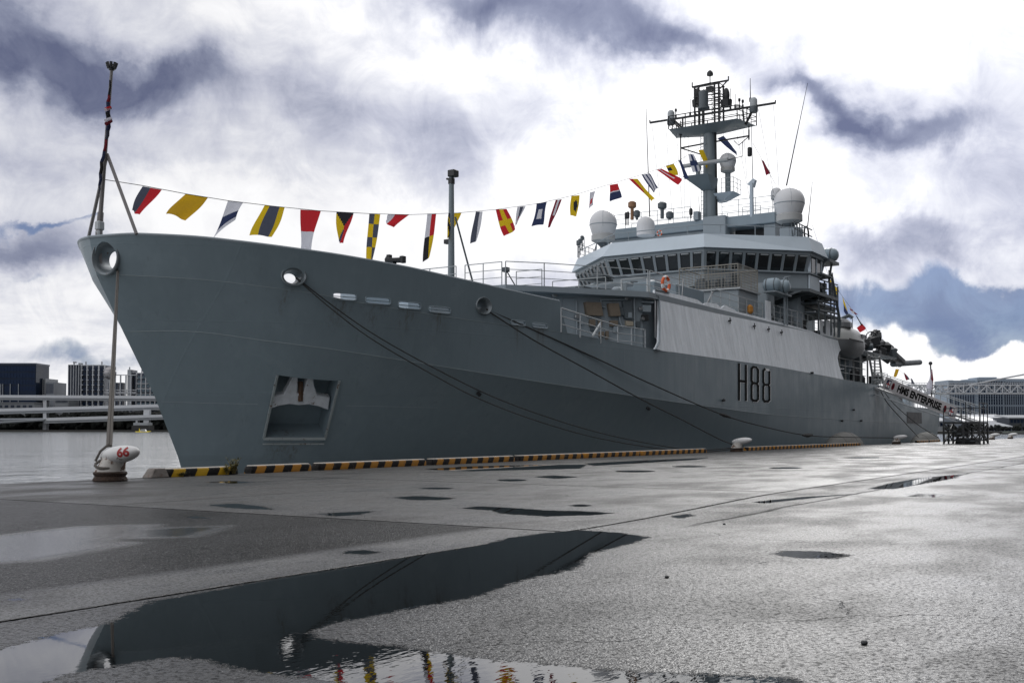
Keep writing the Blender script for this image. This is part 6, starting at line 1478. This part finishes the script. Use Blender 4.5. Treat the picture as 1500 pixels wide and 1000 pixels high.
# low buildings behind the bank
for i, (a, b_, y, mm) in enumerate(((-40,50,590,concd),(218,260,613,mat('red_roofed_wall',(.24,.15,.13),.8)),(80,100,583,concd),(140,196,596,concd))):
    t_ = tower(a, b_, y, ZL+90, mm, ['low grey shed behind the raised roads at the far left','low reddish building close to the bow at the waterline','small grey house between the office blocks','long low grey hall below the lattice building'][i]); windows(t_, a+1, b_-1, y+2, y+8, 10, 1, ZL+90, bglass2, .6, .6)
    m = MB(); fbox(m, a-.4, b_+.4, zf(y,ZL+90), zf(y-1,ZL+90), ZL+89, 42); m.build('roof', [concd], t_)
# yellow water boat
Zw = 1150.; bt = thing('work_boat', fp(207, Zw, ZW), 'small bright yellow boat on the water just left of the bow', 'boat')
m = MB(); h0 = zf(636.5,Zw)
def bp(px, z, d): return fp(px, Zw, z, d)
zw_ = ZW-.2; z1 = zf(631.5,Zw)
m.hexa([bp(200,zw_,0), bp(217,zw_,0), bp(217,zw_,5), bp(200,zw_,5), bp(198,z1,-.5), bp(221,z1+.4,2), bp(221,z1+.4,3), bp(198,z1,5.5)]); m.build('hull', [mat('bright_yellow', (.75,.60,.02), .5)], bt)
m = MB(); m.hexa([bp(205,z1,.5), bp(214,z1,.5), bp(214,z1,4.5), bp(205,z1,4.5), bp(206,z1+2.0,1), bp(212,z1+2.0,1), bp(212,z1+2.0,4), bp(206,z1+2.0,4)]); m.build('cabin', [whitep], bt)
m = MB(); m.hexa([bp(206,z1+.7,.3), bp(213,z1+.7,.3), bp(213,z1+.7,.5), bp(206,z1+.7,.5), bp(206.5,z1+1.5,.4), bp(212.3,z1+1.5,.4), bp(212.3,z1+1.5,.6), bp(206.5,z1+1.5,.6)]); m.build('cabin_window', [glass], bt)
m = MB(); fbox(m, 203, 204, z1, z1+3, Zw, .6, 2); m.build('mast', [MATS['bright_yellow']], bt)
# right: long block of flats, truss bridge, terminal
Zq = 1250.
rtb = thing('apartment_building', fp(1445, Zq, 0), 'long blue block with white upright stripes behind the truss bridge', 'building', 'buildings beyond the water')
m = MB(); fbox(m, 1390, 1432, 0, zf(557,Zq), Zq, 40); fbox(m, 1432, 1470, 0, zf(554,Zq), Zq-6, 46); fbox(m, 1470, 1560, 0, zf(554.5,Zq), Zq, 40); fbox(m, 1436, 1462, zf(554,Zq), zf(552,Zq), Zq, 30, 2); m.build('wall', [mat('pale_blue_facade', (.30,.36,.43), .6, var=.2, vscale=.05)], rtb)
windows(rtb, 1391, 1431.5, 560, 612, 11, 3, Zq, bglass2, .62, .90); windows(rtb, 1433, 1469.5, 557, 612, 10, 3, Zq-6, bglass, .62, .90); windows(rtb, 1471, 1500, 558, 612, 9, 3, Zq, bglass2, .6, .88)
m = MB()
for y in np.arange(559, 612, 4.2): fbox(m, 1390, 1560, zf(y+.35,Zq), zf(y,Zq), Zq, .5, -.9 if False else -7.2)
m.build('balcony_line', [mat('facade_line', (.16,.20,.26), .6)], rtb)
t_ = tower(1388, 1397, 556.5, Zq+80, concl, 'slim pale block at the left end of the long flats'); windows(t_, 1388.5, 1396.5, 558, 610, 3, 8, Zq+80, bglass, .5, .5)
# truss bridge
Zt = 950.; tb = thing('truss_bridge', fp(1430, Zt, 0), 'grey steel truss bridge crossing in front of the blue flats', 'bridge')
y0, y1, y2 = 561.5, 565.5, 575.0; pa_, pb2 = 1332, 1560
m = MB(); fbox(m, pa_, pb2, zf(564.5,Zt), zf(563,Zt), Zt, 12); m.build('upper_deck', [concl], tb)
m = MB(); fbox(m, pa_, pb2, zf(577,Zt), zf(575,Zt), Zt, 12); fbox(m, pa_, pb2, zf(571,Zt), zf(570.6,Zt), Zt, .6, 3); m.build('lower_chord', [concl], tb)
m = MB(); m2 = MB(); n_ = 20
st_ = (pb2-pa_)/n_
for i in range(n_):
    a, b_ = pa_+i*st_, pa_+(i+1)*st_
    p0, p1 = (a, 564.5), (b_, 575.5)
    if i % 2: p0, p1 = (a, 575.5), (b_, 564.5)
    for dz, mm in ((0, m), (11, m2)): mm.tube([fp(p0[0], Zt, zf(p0[1],Zt), dz), fp(p1[0], Zt, zf(p1[1],Zt), dz)], .55, 4); mm.tube([fp(a, Zt, zf(575.5,Zt), dz), fp(a, Zt, zf(564,Zt), dz)], .5, 4)
m.build('truss_web', [concl], tb); m2.build('truss_web', [concl], tb)
m = MB()
for i in range(n_*3+1): px = pa_+i*st_/3; fbox(m, px-.12, px+.12, zf(563,Zt), zf(560.5,Zt), Zt, .4)
fbox(m, pa_, pb2, zf(561,Zt), zf(560.4,Zt), Zt, .4); m.build('parapet', [concl], tb)
for px in (1336, 1545): m = MB(); fbox(m, px-4, px+4, 0, zf(577,Zt), Zt, 10, 1); m.build('pier', [concl], tb)
line_thing('suspension_cable', [fp(1380, 1100, zf(571,1100)), fp(1440, 1100, zf(560,1100)), fp(1475, 1100, zf(553,1100)), fp(1600, 1100, zf(530,1100))], .9, concl, 'pale bridge cable rising to the right above the blue flats', 'cable')
# terminal roofs
Zs = 760.
def hall(px0, px1, yt, yr, Z_, label, mr, mw=concd, slope=0):
    t_ = thing('waterside_hall', fp((px0+px1)/2, Z_, 0), label, 'building', 'halls on the right shore'); m = MB(); fbox(m, px0, px1, 0, zf(yr, Z_), Z_, 25); m.build('wall', [mw], t_)
    m = MB(); a = fp(px0-1, Z_, zf(yr, Z_), -1); b_ = fp(px1+1, Z_, zf(yr, Z_), -1); c_ = fp(px1+1-slope, Z_, zf(yt, Z_), 22); d = fp(px0-1+slope, Z_, zf(yt, Z_), 22); th = Vector((0,0,-.8))
    m.hexa([a+th,b_+th,c_+th,d+th,a,b_,c_,d]); m.build('roof', [mr], t_); windows(t_, px0+1, px1-1, yr+2, min(yr+9, 634), max(4, int((px1-px0)/5)), 1, Z_, bglass, .7, .7); return t_
hall(1400,1476,606,612,Zs+60,'long waterside hall with a pale sloping roof behind the access tower',concl,mat('hall_wall',(.12,.14,.17),.7))
hall(1412,1462,609,616,Zs,'lower waterside hall with a bright white roof',whitep,MATS['hall_wall'],3)
hall(1440,1482,616,624,Zs-40,'small blue grey hall with a steep roof near the water',concd,MATS['hall_wall'],8)
hall(1478,1560,607,611,Zs-20,'dark hall at the right edge of the shore',concd,mat('dark_hall_wall',(.05,.06,.075),.7))
hall(1340,1392,611,616,Zs+90,'pale low hall seen under the gangway',concl,concd)
t_ = tower(1478, 1502, 633.5, ZRt-20, mat('green_box',(.06,.08,.05),.8), 'low dark green barrier block at the right edge by the water', 8, 'block', None); m = MB(); fbox(m, 1477.5, 1502.5, zf(633.5,ZRt-20), zf(633,ZRt-20), ZRt-20.5, 9); m.build('cap', [concd], t_)
